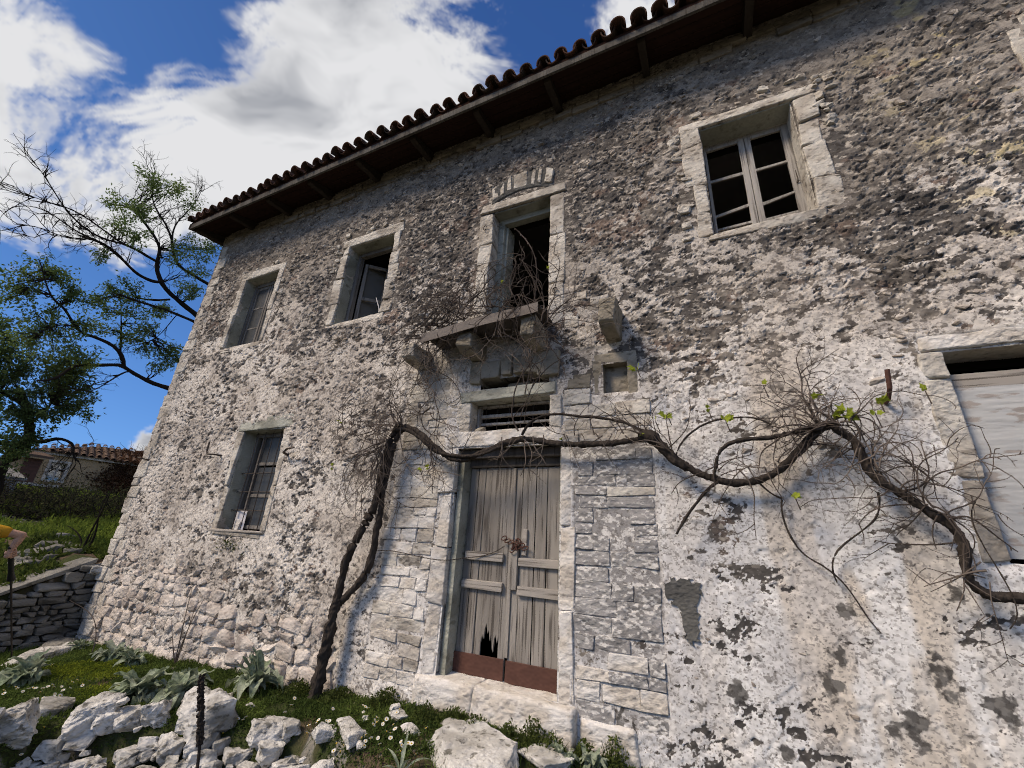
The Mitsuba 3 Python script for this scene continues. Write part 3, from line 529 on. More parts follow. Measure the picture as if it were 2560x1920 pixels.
# main door
dr_ = H + '__door'; o = OPEN['DR']
stone('lintel', -2.86, -1.22, 2.604, 2.775, -.016, .3, 'whiteblock', dr_, step=.06)
for a, b, z0, z1 in ((-2.76, -2.604, .42, 1.02), (-2.79, -2.604, 1.03, 1.55), (-2.75, -2.604, 1.56, 2.10), (-2.79, -2.604, 2.11, 2.598)): stone('jamb_stone', a, b, z0, z1, -.012, .3, 'whiteblock', dr_, r=.01)
for a, b, z0, z1 in ((-1.381, -1.25, .42, 1.1), (-1.381, -1.23, 1.11, 1.8), (-1.381, -1.26, 1.81, 2.598)): stone('jamb_stone', a, b, z0, z1, -.012, .3, 'whiteblock', dr_, r=.01)
stone('threshold', -2.80, -2.15, .17, .415, -.06, .32, 'whiteblock', dr_, r=.03, amp=.014, step=.04); stone('threshold', -2.145, -1.20, .15, .412, -.085, .32, 'whiteblock', dr_, r=.03, amp=.016, step=.04)
stone('threshold', -1.195, -.72, .02, .36, -.03, .3, 'whiteblock', dr_, r=.03, amp=.02, step=.05)
add('frame_post', bar(o[0] + .002, o[0] + .075, .06, .27, o[2], o[3] - .1, 1), 'reveal', dr_, smooth=40); add('frame_post', bar(o[1] - .04, o[1] - .002, .12, .27, o[2], o[3] - .1, 2), 'reveal', dr_, smooth=40); mb2 = MB(); mb2.add(bar(o[0] + .002, o[1] - .002, .1, .27, o[3] - .1, o[3] - .002, 3)); mb2.add(bar(o[0] + .075, o[1] - .04, .17, .27, o[3] - .19, o[3] - .102, 4)); add('head_beam', mb2.get(), 'dark_beam', dr_, smooth=40)

def leaf(nm, planks, z0, z1, hole=None):
    L = dr_ + '__' + nm
    for i, (a, b) in enumerate(planks):
        if i == hole:
            zz = [(.0, .19), (.08, .26), (.16, .22), (.2, .31), (.30, .36), (.36, .27), (.45, .30), (.52, .21), (.60, .28), (.66, .17), (.72, .12), (.78, .24), (.85, .27), (.93, .2), (1.0, .26)]
            poly = sg.Polygon([(a, z1)] + [(a + (b - a) * t, z0 + .10 + q) for t, q in zz] + [(b, z1)])
            m = trimesh.creation.extrude_polygon(poly, .026, engine='earcut'); v = np.array(m.vertices); v = np.stack([v[:, 0], .2 + v[:, 2], v[:, 1]], -1)
            add('plank', (v, np.array(m.faces)[:, ::-1]), 'plank', L, label='plank broken off with a jagged hole below')
        else:
            yy = .2 + .006 * R(i + len(planks) * 7).random()
            add('plank', block(a + .0045, b - .0045, yy, .228, z0, z1, .004, .004, sd(), .16), 'plank', L, smooth=40)
leaf('left_leaf', [(-2.52, -2.42), (-2.42, -2.325), (-2.325, -2.245), (-2.245, -2.055), (-2.055, -1.975)], .425, 2.405, 3)
leaf('right_leaf', [(-1.96, -1.87), (-1.87, -1.715), (-1.715, -1.585), (-1.585, -1.428)], .425, 2.405)
add('cover_strip', block(-1.985, -1.945, .188, .199, .62, 2.40, .004, .002, 9, .2), 'plank', dr_, smooth=40)
for a, b, z in ((-2.49, -2.035, 1.445), (-2.50, -2.035, 1.175), (-1.868, -1.43, 1.42), (-1.868, -1.43, 1.16)):
    v, f = block(a, b, .165, .199, z, z + .085, .012, .005, sd(), .08); add('batten', (v, f), 'batten_wood', dr_, smooth=40)
for a, b, z1 in ((-2.525, -1.98, .605), (-1.955, -1.425, .60)):
    k = add('kick_plate', block(a, b, .185, .197, .425, z1, .004, .003, sd(), .09), 'rust_plate', dr_, smooth=40)
v, f = block(-1.955, -1.84, .178, .186, .43, .66, .004, .002, 3, .2)
add('bolt', bar(-1.84, -1.785, .17, .198, 1.52, 1.77), 'batten_wood', dr_, smooth=40)
add('lock_post', bar(-1.95, -1.875, .16, .199, 1.2, 1.6), 'plank', dr_, smooth=40)
rg = R(77); mb = MB()
for q in range(7):
    a = np.array([-2.03 + .04 * q, .15, 1.66 - .012 * q + .02 * rg.random()]); an = np.linspace(0, 2 * np.pi, 9); d = rg.random() * 3
    mb.add(tube(a + np.stack([.032 * np.cos(an), .02 * np.sin(an) * math.cos(d), .02 * np.sin(an) * math.sin(d) + .008 * np.cos(an)], -1), .006, 5))
for q in range(5): mb.add(tube(spline(np.array([-1.9, .15, 1.62]) + (rg.random((4, 3)) - .5) * [.13, .04, .13], .02), .006, 5))
add('chain', mb.get(), 'rust_plate', dr_, label='rusty chain holding the two leaves shut')

# fanlight over the door
tr = H + '__fanlight'; o = OPEN['TR']
stone('lintel', -2.63, -1.44, 3.145, 3.285, -.02, .3, 'lintelgrey', tr, step=.06)
stone('jamb_stone', -2.66, -2.484, 2.78, 3.14, -.012, .3, 'limestone', tr); stone('jamb_stone', -1.511, -1.36, 2.78, 3.14, -.012, .3, 'limestone', tr)
mb = MB(); mb.add(bar(o[0], o[1], .16, .22, o[3] - .03, o[3] - .002)); mb.add(bar(o[0], o[1], .16, .20, 2.985, 3.025)); mb.add(bar(o[0], o[0] + .04, .15, .22, o[2], o[3] - .03)); mb.add(bar(o[0] + .04, o[1], .18, .21, 2.90, 2.93))
add('frame', mb.get(), 'frame_wood', tr, smooth=40)
for q in range(6): add('iron_bar', tube(np.array([[o[0] + .1 + q * .15, .19, o[2]], [o[0] + .1 + q * .15, .19, o[3]]]), .005), 'iron', tr)
v, f = rock((.14, .08, .07), 31, 1); add('brick_piece', (v + [-2.37, .06, 2.815], f), 'corbel', tr)
# relieving arch over the fanlight
for a, b in zip([-2.50, -2.36, -2.11, -1.955, -1.79, -1.64], [-2.366, -2.116, -1.961, -1.796, -1.646, -1.40]):
    u = ((a + b) / 2 + 1.95) / .55; zb = 3.425 - .10 * u * u
    v, f = block(a, b, -.05, .26, zb, 3.635, .012, .012, sd(), .06); add('arch_stone', (v, f), 'corbel', tr, smooth=40)
for a, b, q in ((-2.34, -2.1, .0), (-2.1, -1.8, .03), (-1.8, -1.58, .01)): add('packing_stone', block(a, b, .12, .3, 3.287, 3.345 + q, .02, .01, sd(), .06), 'corbel', tr, smooth=40)

# corbels, iron balcony plate
for a, b, z0, z1, y in ((-3.34, -3.14, 3.64, 3.86, -.38), (-2.51, -2.32, 3.635, 3.875, -.40), (-1.72, -1.555, 3.635, 3.90, -.40), (-.89, -.72, 3.645, 3.985, -.39)):
    v, f = block(a, b, y, .2, z0, z1, .018, .012, sd(), .06); v = v.copy(); k = (v[:, 2] < (z0 + z1) / 2) & (v[:, 1] < y + .12); v[k, 2] += .05 * (y + .12 - v[k, 1]) / .12
    add('corbel', (v, f), 'quoin' if a < -3 else 'corbel', H, smooth=40)
px_ = np.linspace(-2.98, -1.50, 25); py_ = np.r_[np.linspace(-.46, .02, 9)]
PX, PY = np.meshgrid(px_, py_, indexing='ij')
PZ = 3.915 + .085 * (PX + 1.6) + .008 * np.sin(PX * 5) + .25 * np.maximum(0, PY + .05) * 0
mb = MB(); mb.add((np.stack([PX, PY, PZ + .10], -1).reshape(-1, 3), grid_faces(25, 9))); mb.add((np.stack([PX, PY, PZ + .085], -1).reshape(-1, 3), grid_faces(25, 9)[:, ::-1]))
F0 = np.stack([px_, px_ * 0 - .462, PZ[:, 0] + .10], -1); F1 = np.stack([px_, px_ * 0 - .462, PZ[:, 0] - .015], -1); F2 = F1 + [0, .012, 0]; F3 = F0 + [0, .012, 0]
mb.add((np.stack([F0, F1, F2, F3], 1).reshape(-1, 3), grid_faces(25, 4)))
add('balcony_plate', mb.get(), 'balcony_iron', H, label='bent rusty iron balcony plate')

# boarded window at the right edge
bd = H + '__boarded_window'; o = OPEN['BD']
jambs(o, bd, .15, vary=.02, hh=.55, lint=.15, lx=.12, m='quoin', lm='whiteblock', y1=.3, sill=False)
add('beam', block(o[0] + .002, o[1] - .002, .10, .20, 2.90, 3.02, .008, .004, 5, .12), 'batten_wood', bd, smooth=40)
for a, b in ((o[0] + .012, 2.12), (2.124, o[1] - .012)): add('shutter_board', block(a, b, .085, .10, o[2] + .03, 2.895, .004, .004, sd(), .1), 'shutter_sheet', bd, smooth=40)
for a, b in zip(np.arange(1.5, 2.8, .2), np.arange(1.69, 3.0, .2)):
    u = (a + .1 - 2.12) / .7; zb = 3.5 - .13 * u * u
    v, f = block(a, b, -.006, .1, zb, zb + .26, .012, .008, sd(), .07); add('arch_stone', (v, f), 'greyblock', bd, smooth=40)

# cement patch right of the door
poly = sg.Polygon([(-.47, 1.40), (-.38, 1.43), (-.27, 1.425), (-.205, 1.37), (-.20, 1.33), (-.25, 1.27), (-.245, 1.12), (-.265, 1.03), (-.30, 1.005), (-.335, 1.03), (-.335, 1.10), (-.36, 1.2), (-.42, 1.26), (-.47, 1.32)]).buffer(.015).buffer(-.008)
_r6 = R(66); poly = sg.Polygon([(x + .012 * _r6.normal(), z + .012 * _r6.normal()) for x, z in sg.Polygon(poly.exterior).segmentize(.022).exterior.coords[:-1]]).buffer(0)
poly = max(getattr(poly, 'geoms', [poly]), key=lambda g: g.area)
pts = [p for p in trimesh.creation.extrude_polygon(poly, .012, engine='earcut').vertices]
m = trimesh.creation.extrude_polygon(poly, .03, engine='earcut').subdivide().subdivide(); v = np.array(m.vertices); v = np.stack([v[:, 0], v[:, 2] - .022, v[:, 1]], -1); v[:, 1] += .01 * (meshkit.fbm(v * 14, 3, 4) - .5)
add('cement_patch', (v, np.array(m.faces)[:, ::-1]), 'cement', H, smooth=40, label='dark grey cement patch')

# coursed blocks either side of the door
def courses(name, x0, x1, z0, z1, h, w, m, seed, skip=None, y=-.004, jit=.007):
    rg = R(seed); z = z0
    while z < z1 - .04:
        hh = min(h * (.75 + .5 * rg.random()), z1 - z); x = x0 + (rg.random() - .5) * .06
        while x < x1 - .03:
            ww = min(w * (.55 + .9 * rg.random()), x1 - x)
            if x1 - x - ww < .1: ww = x1 - x
            if not (skip and skip(x, x + ww, z, z + hh)) and rg.random() < .88:
                mm = m(x + ww / 2, z + hh / 2, rg) if callable(m) else m
                stone(name, x + .003, x + ww - .003, z + .004, z + hh - .004, y - jit * rg.random(), .12, mm, r=.006, amp=.008, step=.055)
            x += ww
        z += hh
right_m = lambda x, z, rg: ('greyblock' if rg.random() < .95 else 'quoin') if z > .65 + .5 * rg.random() else ('whiteblock' if rg.random() < .7 else 'greyblock')
courses('ashlar_block', -1.225, -.50, .35, 2.56, .115, .27, right_m, 21)
courses('ashlar_block', -1.35, -.50, 2.60, 3.63, .14, .28, lambda x, z, rg: 'quoin' if rg.random() < .5 else 'corbel' if rg.random() < .5 else 'limestone', 22, skip=lambda a, b, c, d: b > -1.04 and a < -.62 and d > 3.04 and c < 3.5)
courses('ashlar_block', -3.46, -2.80, .28, 2.56, .115, .30, lambda x, z, rg: 'whiteblock' if rg.random() < .75 else 'limestone', 23)
courses('ashlar_block', -3.40, -2.67, 2.60, 3.62, .13, .27, lambda x, z, rg: 'limestone' if rg.random() < .7 else 'quoin', 24)
courses('ashlar_block', -3.06, -2.55, 3.64, 3.88, .12, .25, 'limestone', 25); courses('ashlar_block', -2.31, -1.73, 3.64, 3.9, .2, .32, 'corbel', 26, y=0.0); courses('ashlar_block', -1.5, -.95, 3.66, 4.35, .12, .2, lambda x, z, rg: 'limestone', 27, skip=lambda a, b, c, d: c > 4.0 + .3 * math.sin(a * 40))

# quoins of the left corner
rg = R(31); z = -.3; i = 0
while z < 7.12:
    h = .16 + .10 * rg.random() if z < 2.3 else .19 + .13 * rg.random()
    w = (.42 if i % 2 else .24) + .1 * rg.random() if z < 1.4 else (.27 if i % 2 else .16) + .06 * rg.random()
    fl = .12 * sstep(2.2, -.2, z)
    xl = -9.20 - .02 * rg.random() - fl * .3 if z < 4 else -9.20 + (z - 4) * .045
    if w > .4: stone('quoin', xl, xl + w * .52 - .004, z + .005, z + h - .005, -.02 - .012 * rg.random(), .35, 'quoin', r=.016); stone('quoin', xl + w * .52 + .004, xl + w, z + .005, z + h - .005, -.02 - .01 * rg.random(), .2, 'quoin', r=.016)
    else: stone('quoin', xl, xl + w, z + .005, z + h - .005, -.02 - .012 * rg.random(), .4, 'quoin', r=.016)
    z += h; i += 1

# bare rubble at the foot of the wall, left part
rg = R(33); z = -.2; cells = []
while z < 1.45:
    hh = .085 + .10 * rg.random(); x = -8.86 + .1 * rg.random()
    while x < -3.6:
        ww = hh * (.9 + 1.5 * rg.random())
        top = 1.22 + .35 * (meshkit.noise(np.array([x * 1.1, 0, 0]), 3) - .5) - .45 * sstep(-7.2, -5.2, x) - .5 * sstep(-4.6, -3.6, x)
        if z + hh / 2 < top and rg.random() < .93 - .55 * sstep(top - .35, top, z): cells.append((x, z, ww, hh))
        x += ww
    z += hh
for k, (x, z, ww, hh) in enumerate(cells):
    v, f = rock((ww * 1.02, .16, hh * 1.05), 900 + k, 1 if ww > .14 else 0, .52, .05, 22); v = roty(v, (rg.random() - .5) * .35)
    v = v + [x + ww / 2, .045 - .022 * rg.random(), z + hh / 2 + .02 * (rg.random() - .5)]
    add('rubble_stone', (v, f), 'rubble', WALL, smooth=35)
# flat stones of the course below the eaves
rg = R(34)
for z0, z1 in ((7.27, 7.38), (7.385, 7.50)):
    x = -8.9
    while x < 3.4:
        ww = .18 + .28 * rg.random()
        if rg.random() < .88: stone('cornice_stone', x + .004, x + ww - .006, z0 + .01 * rg.random(), z1, -.02 - .03 * rg.random(), .1, 'cornice', r=.014, amp=.010, step=.09)
        x += ww

# chips of stone in the plaster
rg = R(35); mb = MB(); protos = [rock((1, .5, .55), 50 + k, 0, .7, pts=14) for k in range(8)]
nC = 5200; X = -9.0 + 12.2 * rg.random(nC); Z = .2 + 7.0 * rg.random(nC)
dens = np.clip(sstep(2.4, 4.2, Z) + .7 * sstep(-3, -4.5, X) + .12, 0, 1) * sstep(.40, .62, meshkit.fbm(np.stack([X * 1.3, Z * 1.6, X * 0], -1), 3, 9) + .03)
ok = rg.random(nC) < dens
for o in OPEN.values(): ok &= ~((X > o[0] - .1) & (X < o[1] + .1) & (Z > o[2] - .08) & (Z < o[3] + .1))
ok &= ~((X > -3.5) & (X < -.5) & (Z < 3.65))
X, Z = X[ok], Z[ok]; S = .03 + .085 * rg.random(len(X)) ** 2.2
ix = np.clip(np.searchsorted(wx, X), 0, len(wx) - 1); iz = np.clip(np.searchsorted(wz, Z), 0, len(wz) - 1); Y = -disp[ix, iz]
for k, (pv, pf) in enumerate(protos):
    s = np.arange(len(X)) % 8 == k; n = s.sum(); a = (rg.random(n) - .5) * .9
    rot = np.zeros((n, 3, 3)); rot[:, 0, 0] = np.cos(a); rot[:, 0, 2] = -np.sin(a); rot[:, 2, 0] = np.sin(a); rot[:, 2, 2] = np.cos(a); rot[:, 1, 1] = 1
    mb.add(scatter(pv, pf, np.stack([X[s], Y[s] + S[s] * .08, Z[s]], -1), rot, S[s]))
add('stone_chip', mb.get(), 'chip', WALL, kind='stuff')

# ------------------------------------------------------------------ roof and eaves
RF = H + '__roof'; SL = math.tan(math.radians(19)); YE = -.68; ZE = 7.545
def slope(x, y, dz=0): return np.array([x, y, ZE + (y - YE) * SL + dz])
rz = 14.0
v = np.array([slope(-9.4, YE + .1, -.10), slope(6.9, YE + .1, -.10), slope(6.9, 3.0, -.10), slope(-9.4, 3.0, -.10), slope(-9.4, YE + .1, -.03), slope(6.9, YE + .1, -.03), slope(6.9, 3.0, -.03), slope(-9.4, 3.0, -.03)])
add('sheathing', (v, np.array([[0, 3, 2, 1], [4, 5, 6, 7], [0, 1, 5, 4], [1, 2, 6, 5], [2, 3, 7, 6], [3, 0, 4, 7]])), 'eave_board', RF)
v2 = v.copy(); v2[[0, 1, 4, 5]] = v[[3, 2, 7, 6]] + [0, .02, 0]; v2[[2, 3, 6, 7]] = np.array([v[2], v[3], v[6], v[7]]) + [0, 3.7, -1.25]
add('rear_slope', (v2, np.array([[0, 3, 2, 1], [4, 5, 6, 7], [0, 1, 5, 4], [1, 2, 6, 5], [2, 3, 7, 6], [3, 0, 4, 7]])), 'terracotta', RF)
def tile(r0, r1, L, up, th=.014, n=9):
    a = np.linspace(-.06, np.pi + .06, n); ca, sa = np.cos(a), np.sin(a) * (1 if up else -1)
    out = []
    for r, y in ((r0, 0), (r1, L)):
        out.append(np.stack([r * ca, a * 0 + y, r * sa], -1)); out.append(np.stack([(r - th) * ca, a * 0 + y, (r - th) * sa], -1))
    V = np.vstack([out[0], out[2], out[3], out[1]]); f = []
    for s in range(4):
        b = (s + 1) % 4
        for k in range(n - 1): f.append([s * n + k, b * n + k, b * n + k + 1, s * n + k + 1])
    f.append([0, n, 2 * n, 3 * n]); f.append([n - 1, 4 * n - 1, 3 * n - 1, 2 * n - 1])
    return V, np.array(f)
rg = R(41)
def put_tile(name, V, f, x, y0, dz):
    a = math.radians(19) + (rg.random() - .5) * .05
    v = rotz(V * (.94 + .12 * rg.random()), (rg.random() - .5) * .14); v = np.stack([v[:, 0], v[:, 1] * math.cos(a) - v[:, 2] * math.sin(a), v[:, 1] * math.sin(a) + v[:, 2] * math.cos(a)], -1)
    return v + slope(x, y0 + (rg.random() - .5) * .07, dz + (rg.random() - .5) * .02), f
for i in range(60):
    x = -9.33 + i * .245
    if x > 4.6: break
    add('cover_tile', put_tile('t', *tile(.094, .078, .46, True), x + (rg.random() - .5) * .015, YE, .005), 'terracotta', RF, smooth=50)
    add('pan_tile', put_tile('t', *tile(.088, .098, .46, False), x + .1225, YE + .03, .055), 'terracotta', RF, smooth=50)
    if i < 40 and i % 1 == 0: pass
mb = MB()
for row in range(1, 9):
    for i in range(66):
        x = -9.33 + i * .245
        mb.add(put_tile('t', *tile(.094, .078, .46, True, n=5), x, YE + row * .38, .02)); mb.add(put_tile('t', *tile(.088, .098, .46, False, n=5), x + .1225, YE + row * .38, .06))
add('upper_tile', mb.get(), 'terracotta', RF, smooth=50, kind='stuff')
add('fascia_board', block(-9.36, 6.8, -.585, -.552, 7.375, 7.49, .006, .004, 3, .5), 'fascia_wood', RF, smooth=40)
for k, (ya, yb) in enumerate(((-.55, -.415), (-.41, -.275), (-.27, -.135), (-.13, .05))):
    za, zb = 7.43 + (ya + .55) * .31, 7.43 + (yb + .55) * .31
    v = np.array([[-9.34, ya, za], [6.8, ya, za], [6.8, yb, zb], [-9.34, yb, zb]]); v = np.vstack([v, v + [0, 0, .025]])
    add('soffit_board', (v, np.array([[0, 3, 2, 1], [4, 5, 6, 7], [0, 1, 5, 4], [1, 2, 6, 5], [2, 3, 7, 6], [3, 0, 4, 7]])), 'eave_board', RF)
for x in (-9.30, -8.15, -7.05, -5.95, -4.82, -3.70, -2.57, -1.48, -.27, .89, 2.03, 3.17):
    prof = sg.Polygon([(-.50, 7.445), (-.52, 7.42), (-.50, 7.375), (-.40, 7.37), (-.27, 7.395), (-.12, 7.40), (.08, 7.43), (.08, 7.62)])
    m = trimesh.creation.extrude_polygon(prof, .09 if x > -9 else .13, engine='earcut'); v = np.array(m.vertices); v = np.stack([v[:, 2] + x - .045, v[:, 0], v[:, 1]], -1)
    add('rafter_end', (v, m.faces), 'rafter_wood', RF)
add('barge_board', (np.array([[-9.40, -.60, 7.37], [-9.40, .6, 7.70], [-9.40, .6, 7.88], [-9.40, -.60, 7.50], [-9.365, -.60, 7.37], [-9.365, .6, 7.70], [-9.365, .6, 7.88], [-9.365, -.60, 7.50]]), np.array([[0, 3, 2, 1], [4, 5, 6, 7], [0, 1, 5, 4], [1, 2, 6, 5], [2, 3, 7, 6], [3, 0, 4, 7]])), 'rafter_wood', RF)
add('gable_soffit', slab(-9.36, -9.0, -.02, .6, 7.56, 7.60), 'eave_board', RF)


# ------------------------------------------------------------------ the grapevine
VINE = thing('grapevine', 'old leafless grapevine with twisted stems and tangled shoots trained along the house front', 'grapevine')
rg = R(51)
def arm(name, pts, r0, r1, ys=None, step=.03, rough=.26, parent=VINE, m='vine_bark', sides=9):
    p = np.array([(x, -.12 if len(q) == 0 else q[0], z) for x, z, *q in pts], float); s = spline(p, step)
    n = len(s); s = s + .012 * (np.stack([meshkit.noise(np.stack([np.arange(n) * .21, np.arange(n) * 0 + k * 9, np.arange(n) * 0], -1), k) for k in range(3)], -1) - .5) * [1, 1, 1]
    rad = np.linspace(r0, r1, n) * (.85 + .35 * meshkit.noise(np.stack([np.arange(n) * .35, np.zeros(n), np.zeros(n)], -1), int(abs(p[0, 0]) * 10)))
    return add(name, tube(s, rad, sides, int(abs(p[0, 2]) * 100), rough), m, parent, smooth=True)
arm('trunk', [(-3.93, -.05, -.16), (-3.885, .10, -.17), (-3.84, .63, -.18), (-3.82, .98, -.18)], .064, .046, sides=12)
arm('trunk', [(-3.835, .90, -.18), (-3.80, 1.15, -.19), (-3.73, 1.46, -.2), (-3.58, 1.75, -.2), (-3.50, 1.98, -.2), (-3.47, 2.33, -.2), (-3.43, 2.62, -.2), (-3.36, 2.80, -.22), (-3.28, 2.86, -.25)], .042, .036)
arm('trunk', [(-3.83, .88, -.15), (-3.76, .98, -.14), (-3.54, 1.23, -.12), (-3.47, 1.61, -.13), (-3.45, 1.91, -.15), (-3.45, 2.15, -.17)], .038, .030)
arm('trunk', [(-3.45, 2.1, -.16), (-3.41, 2.4, -.17), (-3.33, 2.7, -.2), (-3.2, 2.83, -.22)], .034, .03)
arm('arm', [(-3.36, 2.80, -.22), (-3.18, 2.82, -.22), (-2.98, 2.73, -.2), (-2.75, 2.56, -.18), (-2.58, 2.46, -.17), (-2.39, 2.44, -.17), (-2.12, 2.53, -.17), (-1.75, 2.62, -.16), (-1.40, 2.57, -.15), (-.94, 2.54, -.14), (-.60, 2.57, -.14), (-.49, 2.55, -.15), (-.33, 2.41, -.15), (-.16, 2.28, -.14), (.05, 2.19, -.13), (.24, 2.18, -.13), (.44, 2.26, -.14), (.59, 2.40, -.15), (.73, 2.54, -.17), (.86, 2.60, -.2)], .030, .026)
arm('arm', [(-3.30, 2.80, -.26), (-3.0, 2.70, -.24), (-2.72, 2.52, -.21), (-2.5, 2.47, -.2), (-2.2, 2.47, -.22), (-1.95, 2.56, -.21)], .020, .017)
arm('arm', [(-.56, 2.60, -.17), (-.46, 2.56, -.18), (-.40, 2.50, -.17), (-.30, 2.38, -.17), (-.2, 2.30, -.15)], .055, .032, rough=.35)
arm('arm', [(.84, 2.61, -.2), (.90, 2.52, -.2), (.96, 2.44, -.19), (1.01, 2.24, -.18), (1.16, 2.07, -.17), (1.32, 1.92, -.17), (1.385, 1.80, -.17), (1.372, 1.66, -.17), (1.375, 1.55, -.17), (1.44, 1.49, -.17), (1.61, 1.485, -.18), (2.0, 1.47, -.2), (2.6, 1.5, -.2)], .027, .028)
arm('arm', [(-.02, 2.20, -.15), (.02, 2.32, -.2), (.08, 2.44, -.22), (.25, 2.505, -.22), (.47, 2.52, -.22), (.69, 2.57, -.22), (.84, 2.61, -.22)], .013, .019)
arm('arm', [(-1.72, 2.66, -.2), (-1.44, 2.84, -.22), (-1.01, 2.79, -.2), (-.71, 2.72, -.2), (-.50, 2.58, -.18)], .013, .012)
arm('arm', [(.02, 2.19, -.15), (-.06, 2.12, -.17), (-.16, 2.01, -.17), (-.33, 1.77, -.16)], .016, .009)
arm('arm', [(-.30, 2.36, -.16), (-.10, 2.62, -.2), (.2, 2.70, -.2), (.45, 2.62, -.2)], .008, .007)
arm('arm', [(.45, 2.06, -.10), (.45, 1.85, -.08), (.54, 1.66, -.07), (.66, 1.58, -.07), (.79, 1.38, -.06), (.88, 1.21, -.06)], .007, .004)
arm('arm', [(.3, 2.2, -.14), (.38, 2.1, -.12), (.45, 2.06, -.1)], .008, .007)
arm('arm', [(.70, 1.50, -.08), (.71, 1.66, -.09), (.82, 1.78, -.1), (.96, 1.90, -.12), (1.02, 2.10, -.16)], .005, .007)
arm('arm', [(1.52, 2.05, -.16), (1.50, 1.8, -.12), (1.53, 1.5, -.2), (1.51, 1.38, -.2), (1.47, 1.31, -.18)], .004, .003)
NODE = []
def shoot(p, ang, L, r, depth, droop, curl, rg, mb, y0=-.16):
    """A thin shoot creeping over the wall with short side shoots."""
    n = max(4, int(L / .035)); q = [np.array(p, float)]; a = ang; w = (rg.random() - .5) * curl; vy = 0
    for i in range(n):
        w = .82 * w + (rg.random() - .5) * curl; a += w
        a += droop * math.cos(a) * -.06
        vy = .8 * vy + (rg.random() - .5) * .012 - .10 * (q[-1][1] - y0) * .3
        q.append(q[-1] + np.array([math.cos(a) * .035, vy, math.sin(a) * .035]))
        q[-1][1] = min(q[-1][1], -.03)
        if depth and i > 1 and rg.random() < .17: shoot(q[-1], a + rg.choice([-1, 1]) * (.5 + .7 * rg.random()), L * (.22 + .4 * rg.random()), r * .62, depth - 1, droop, curl, rg, mb, y0)
        elif i > 1 and rg.random() < .12:
            b = a + rg.choice([-1, 1]) * 1.1; mb.add(tube(np.array([q[-1], q[-1] + .022 * np.array([math.cos(b), -.4, math.sin(b)])]), [r * .8, r * .3], 4))
    NODE.append(q[-1]); q = np.array(q)
    mb.add(tube(q, np.linspace(r, r * .4, len(q)), 5))
def shoots(n, where, ang, L, seed, r=(.004, .0075), droop=.3, curl=.22, depth=2, y0=-.16, ysp=.12):
    rg = R(seed)
    for _ in range(n):
        mb = MB(); p = np.array(where(rg), float); p = np.array([p[0], y0 - ysp * rg.random() if len(p) == 2 else p[1], p[-1]])
        a = np.radians(ang[0] + (ang[1] - ang[0]) * rg.random())
        shoot(p, a, L[0] + (L[1] - L[0]) * rg.random() ** 1.4, r[0] + (r[1] - r[0]) * rg.random(), depth, droop, curl, rg, mb, y0 - ysp * rg.random())
        add('shoot', mb.get(), 'twig', VINE, smooth=True)
def along(*pts):
    pts = np.array(pts, float); s = np.r_[0, np.cumsum(np.linalg.norm(np.diff(pts, axis=0), axis=1))]
    def f(rg):
        t = rg.random() * s[-1]; return [np.interp(t, s, pts[:, k]) + .03 * (rg.random() - .5) for k in range(pts.shape[1])]
    return f
shoots(31, along((-3.44, 2.45), (-3.36, 2.80), (-3.2, 2.82)), (135, 268), (.5, 1.35), 61, curl=.30, droop=.55, y0=-.25)
shoots(15, along((-3.40, 2.78), (-3.2, 2.84)), (80, 160), (.3, .75), 62, curl=.18, y0=-.25)
shoots(7, along((-3.46, 2.2), (-3.36, 2.75)), (230, 290), (.3, .8), 63, droop=.2, y0=-.25, curl=.14)
shoots(6, along((-3.1, 2.78), (-2.7, 2.55)), (255, 300), (.25, .7), 64, droop=.1, y0=-.2)
# tangle over and round the balcony
shoots(44, along((-3.0, 4.0), (-1.5, 4.06)), (10, 190), (.3, 1.0), 65, y0=-.35, ysp=.2, curl=.36, r=(.0045, .009))
shoots(30, along((-3.1, 3.95), (-2.2, 4.05)), (140, 225), (.5, 1.35), 66, y0=-.25, ysp=.2, curl=.26)
shoots(22, along((-3.1, 3.85), (-2.9, 2.9)), (60, 300), (.4, 1.1), 67, y0=-.10, curl=.34, droop=.1)
shoots(12, along((-1.72, 2.66), (-1.60, 3.2), (-1.42, 4.0)), (60, 125), (.5, 1.3), 68, depth=1, y0=-.25, ysp=.2, curl=.20, droop=-.2, r=(.0045, .010))
shoots(18, along((-1.45, 3.5), (-1.35, 4.1)), (-70, 90), (.3, .9), 69, y0=-.3, ysp=.2, curl=.34)
shoots(7, along((-2.1, 3.9), (-1.5, 4.0)), (200, 330), (.25, .6), 70, y0=-.5, ysp=.1, curl=.34, r=(.005, .010))
shoots(8, along((-1.9, 2.6), (-1.4, 2.6)), (230, 330), (.15, .5), 71, y0=-.25, curl=.25)
# along the arm to the right
shoots(15, along((-.60, 2.62), (-.30, 2.42)), (40, 165), (.2, .75), 72, y0=-.18, curl=.2)
shoots(11, along((-1.3, 2.62), (-.6, 2.58)), (30, 330), (.15, .5), 73, y0=-.18)
shoots(18, along((-.1, 2.24), (.5, 2.3), (.8, 2.58)), (0, 360), (.15, .6), 74, y0=-.18, curl=.2)
shoots(33, along((.70, 2.56), (.95, 2.6)), (0, 200), (.25, .85), 75, y0=-.17, ysp=.12, curl=.42, r=(.0045, .009))
shoots(31, along((.95, 2.5), (1.05, 2.2), (1.35, 1.9)), (-30, 150), (.25, .8), 76, y0=-.15, ysp=.12, curl=.42)
shoots(11, along((.9, 2.5), (1.35, 1.9)), (190, 300), (.2, .6), 77, y0=-.16, curl=.18)
shoots(6, along((1.36, 1.8), (1.45, 1.5)), (150, 330), (.2, .5), 78, y0=-.16, curl=.18)
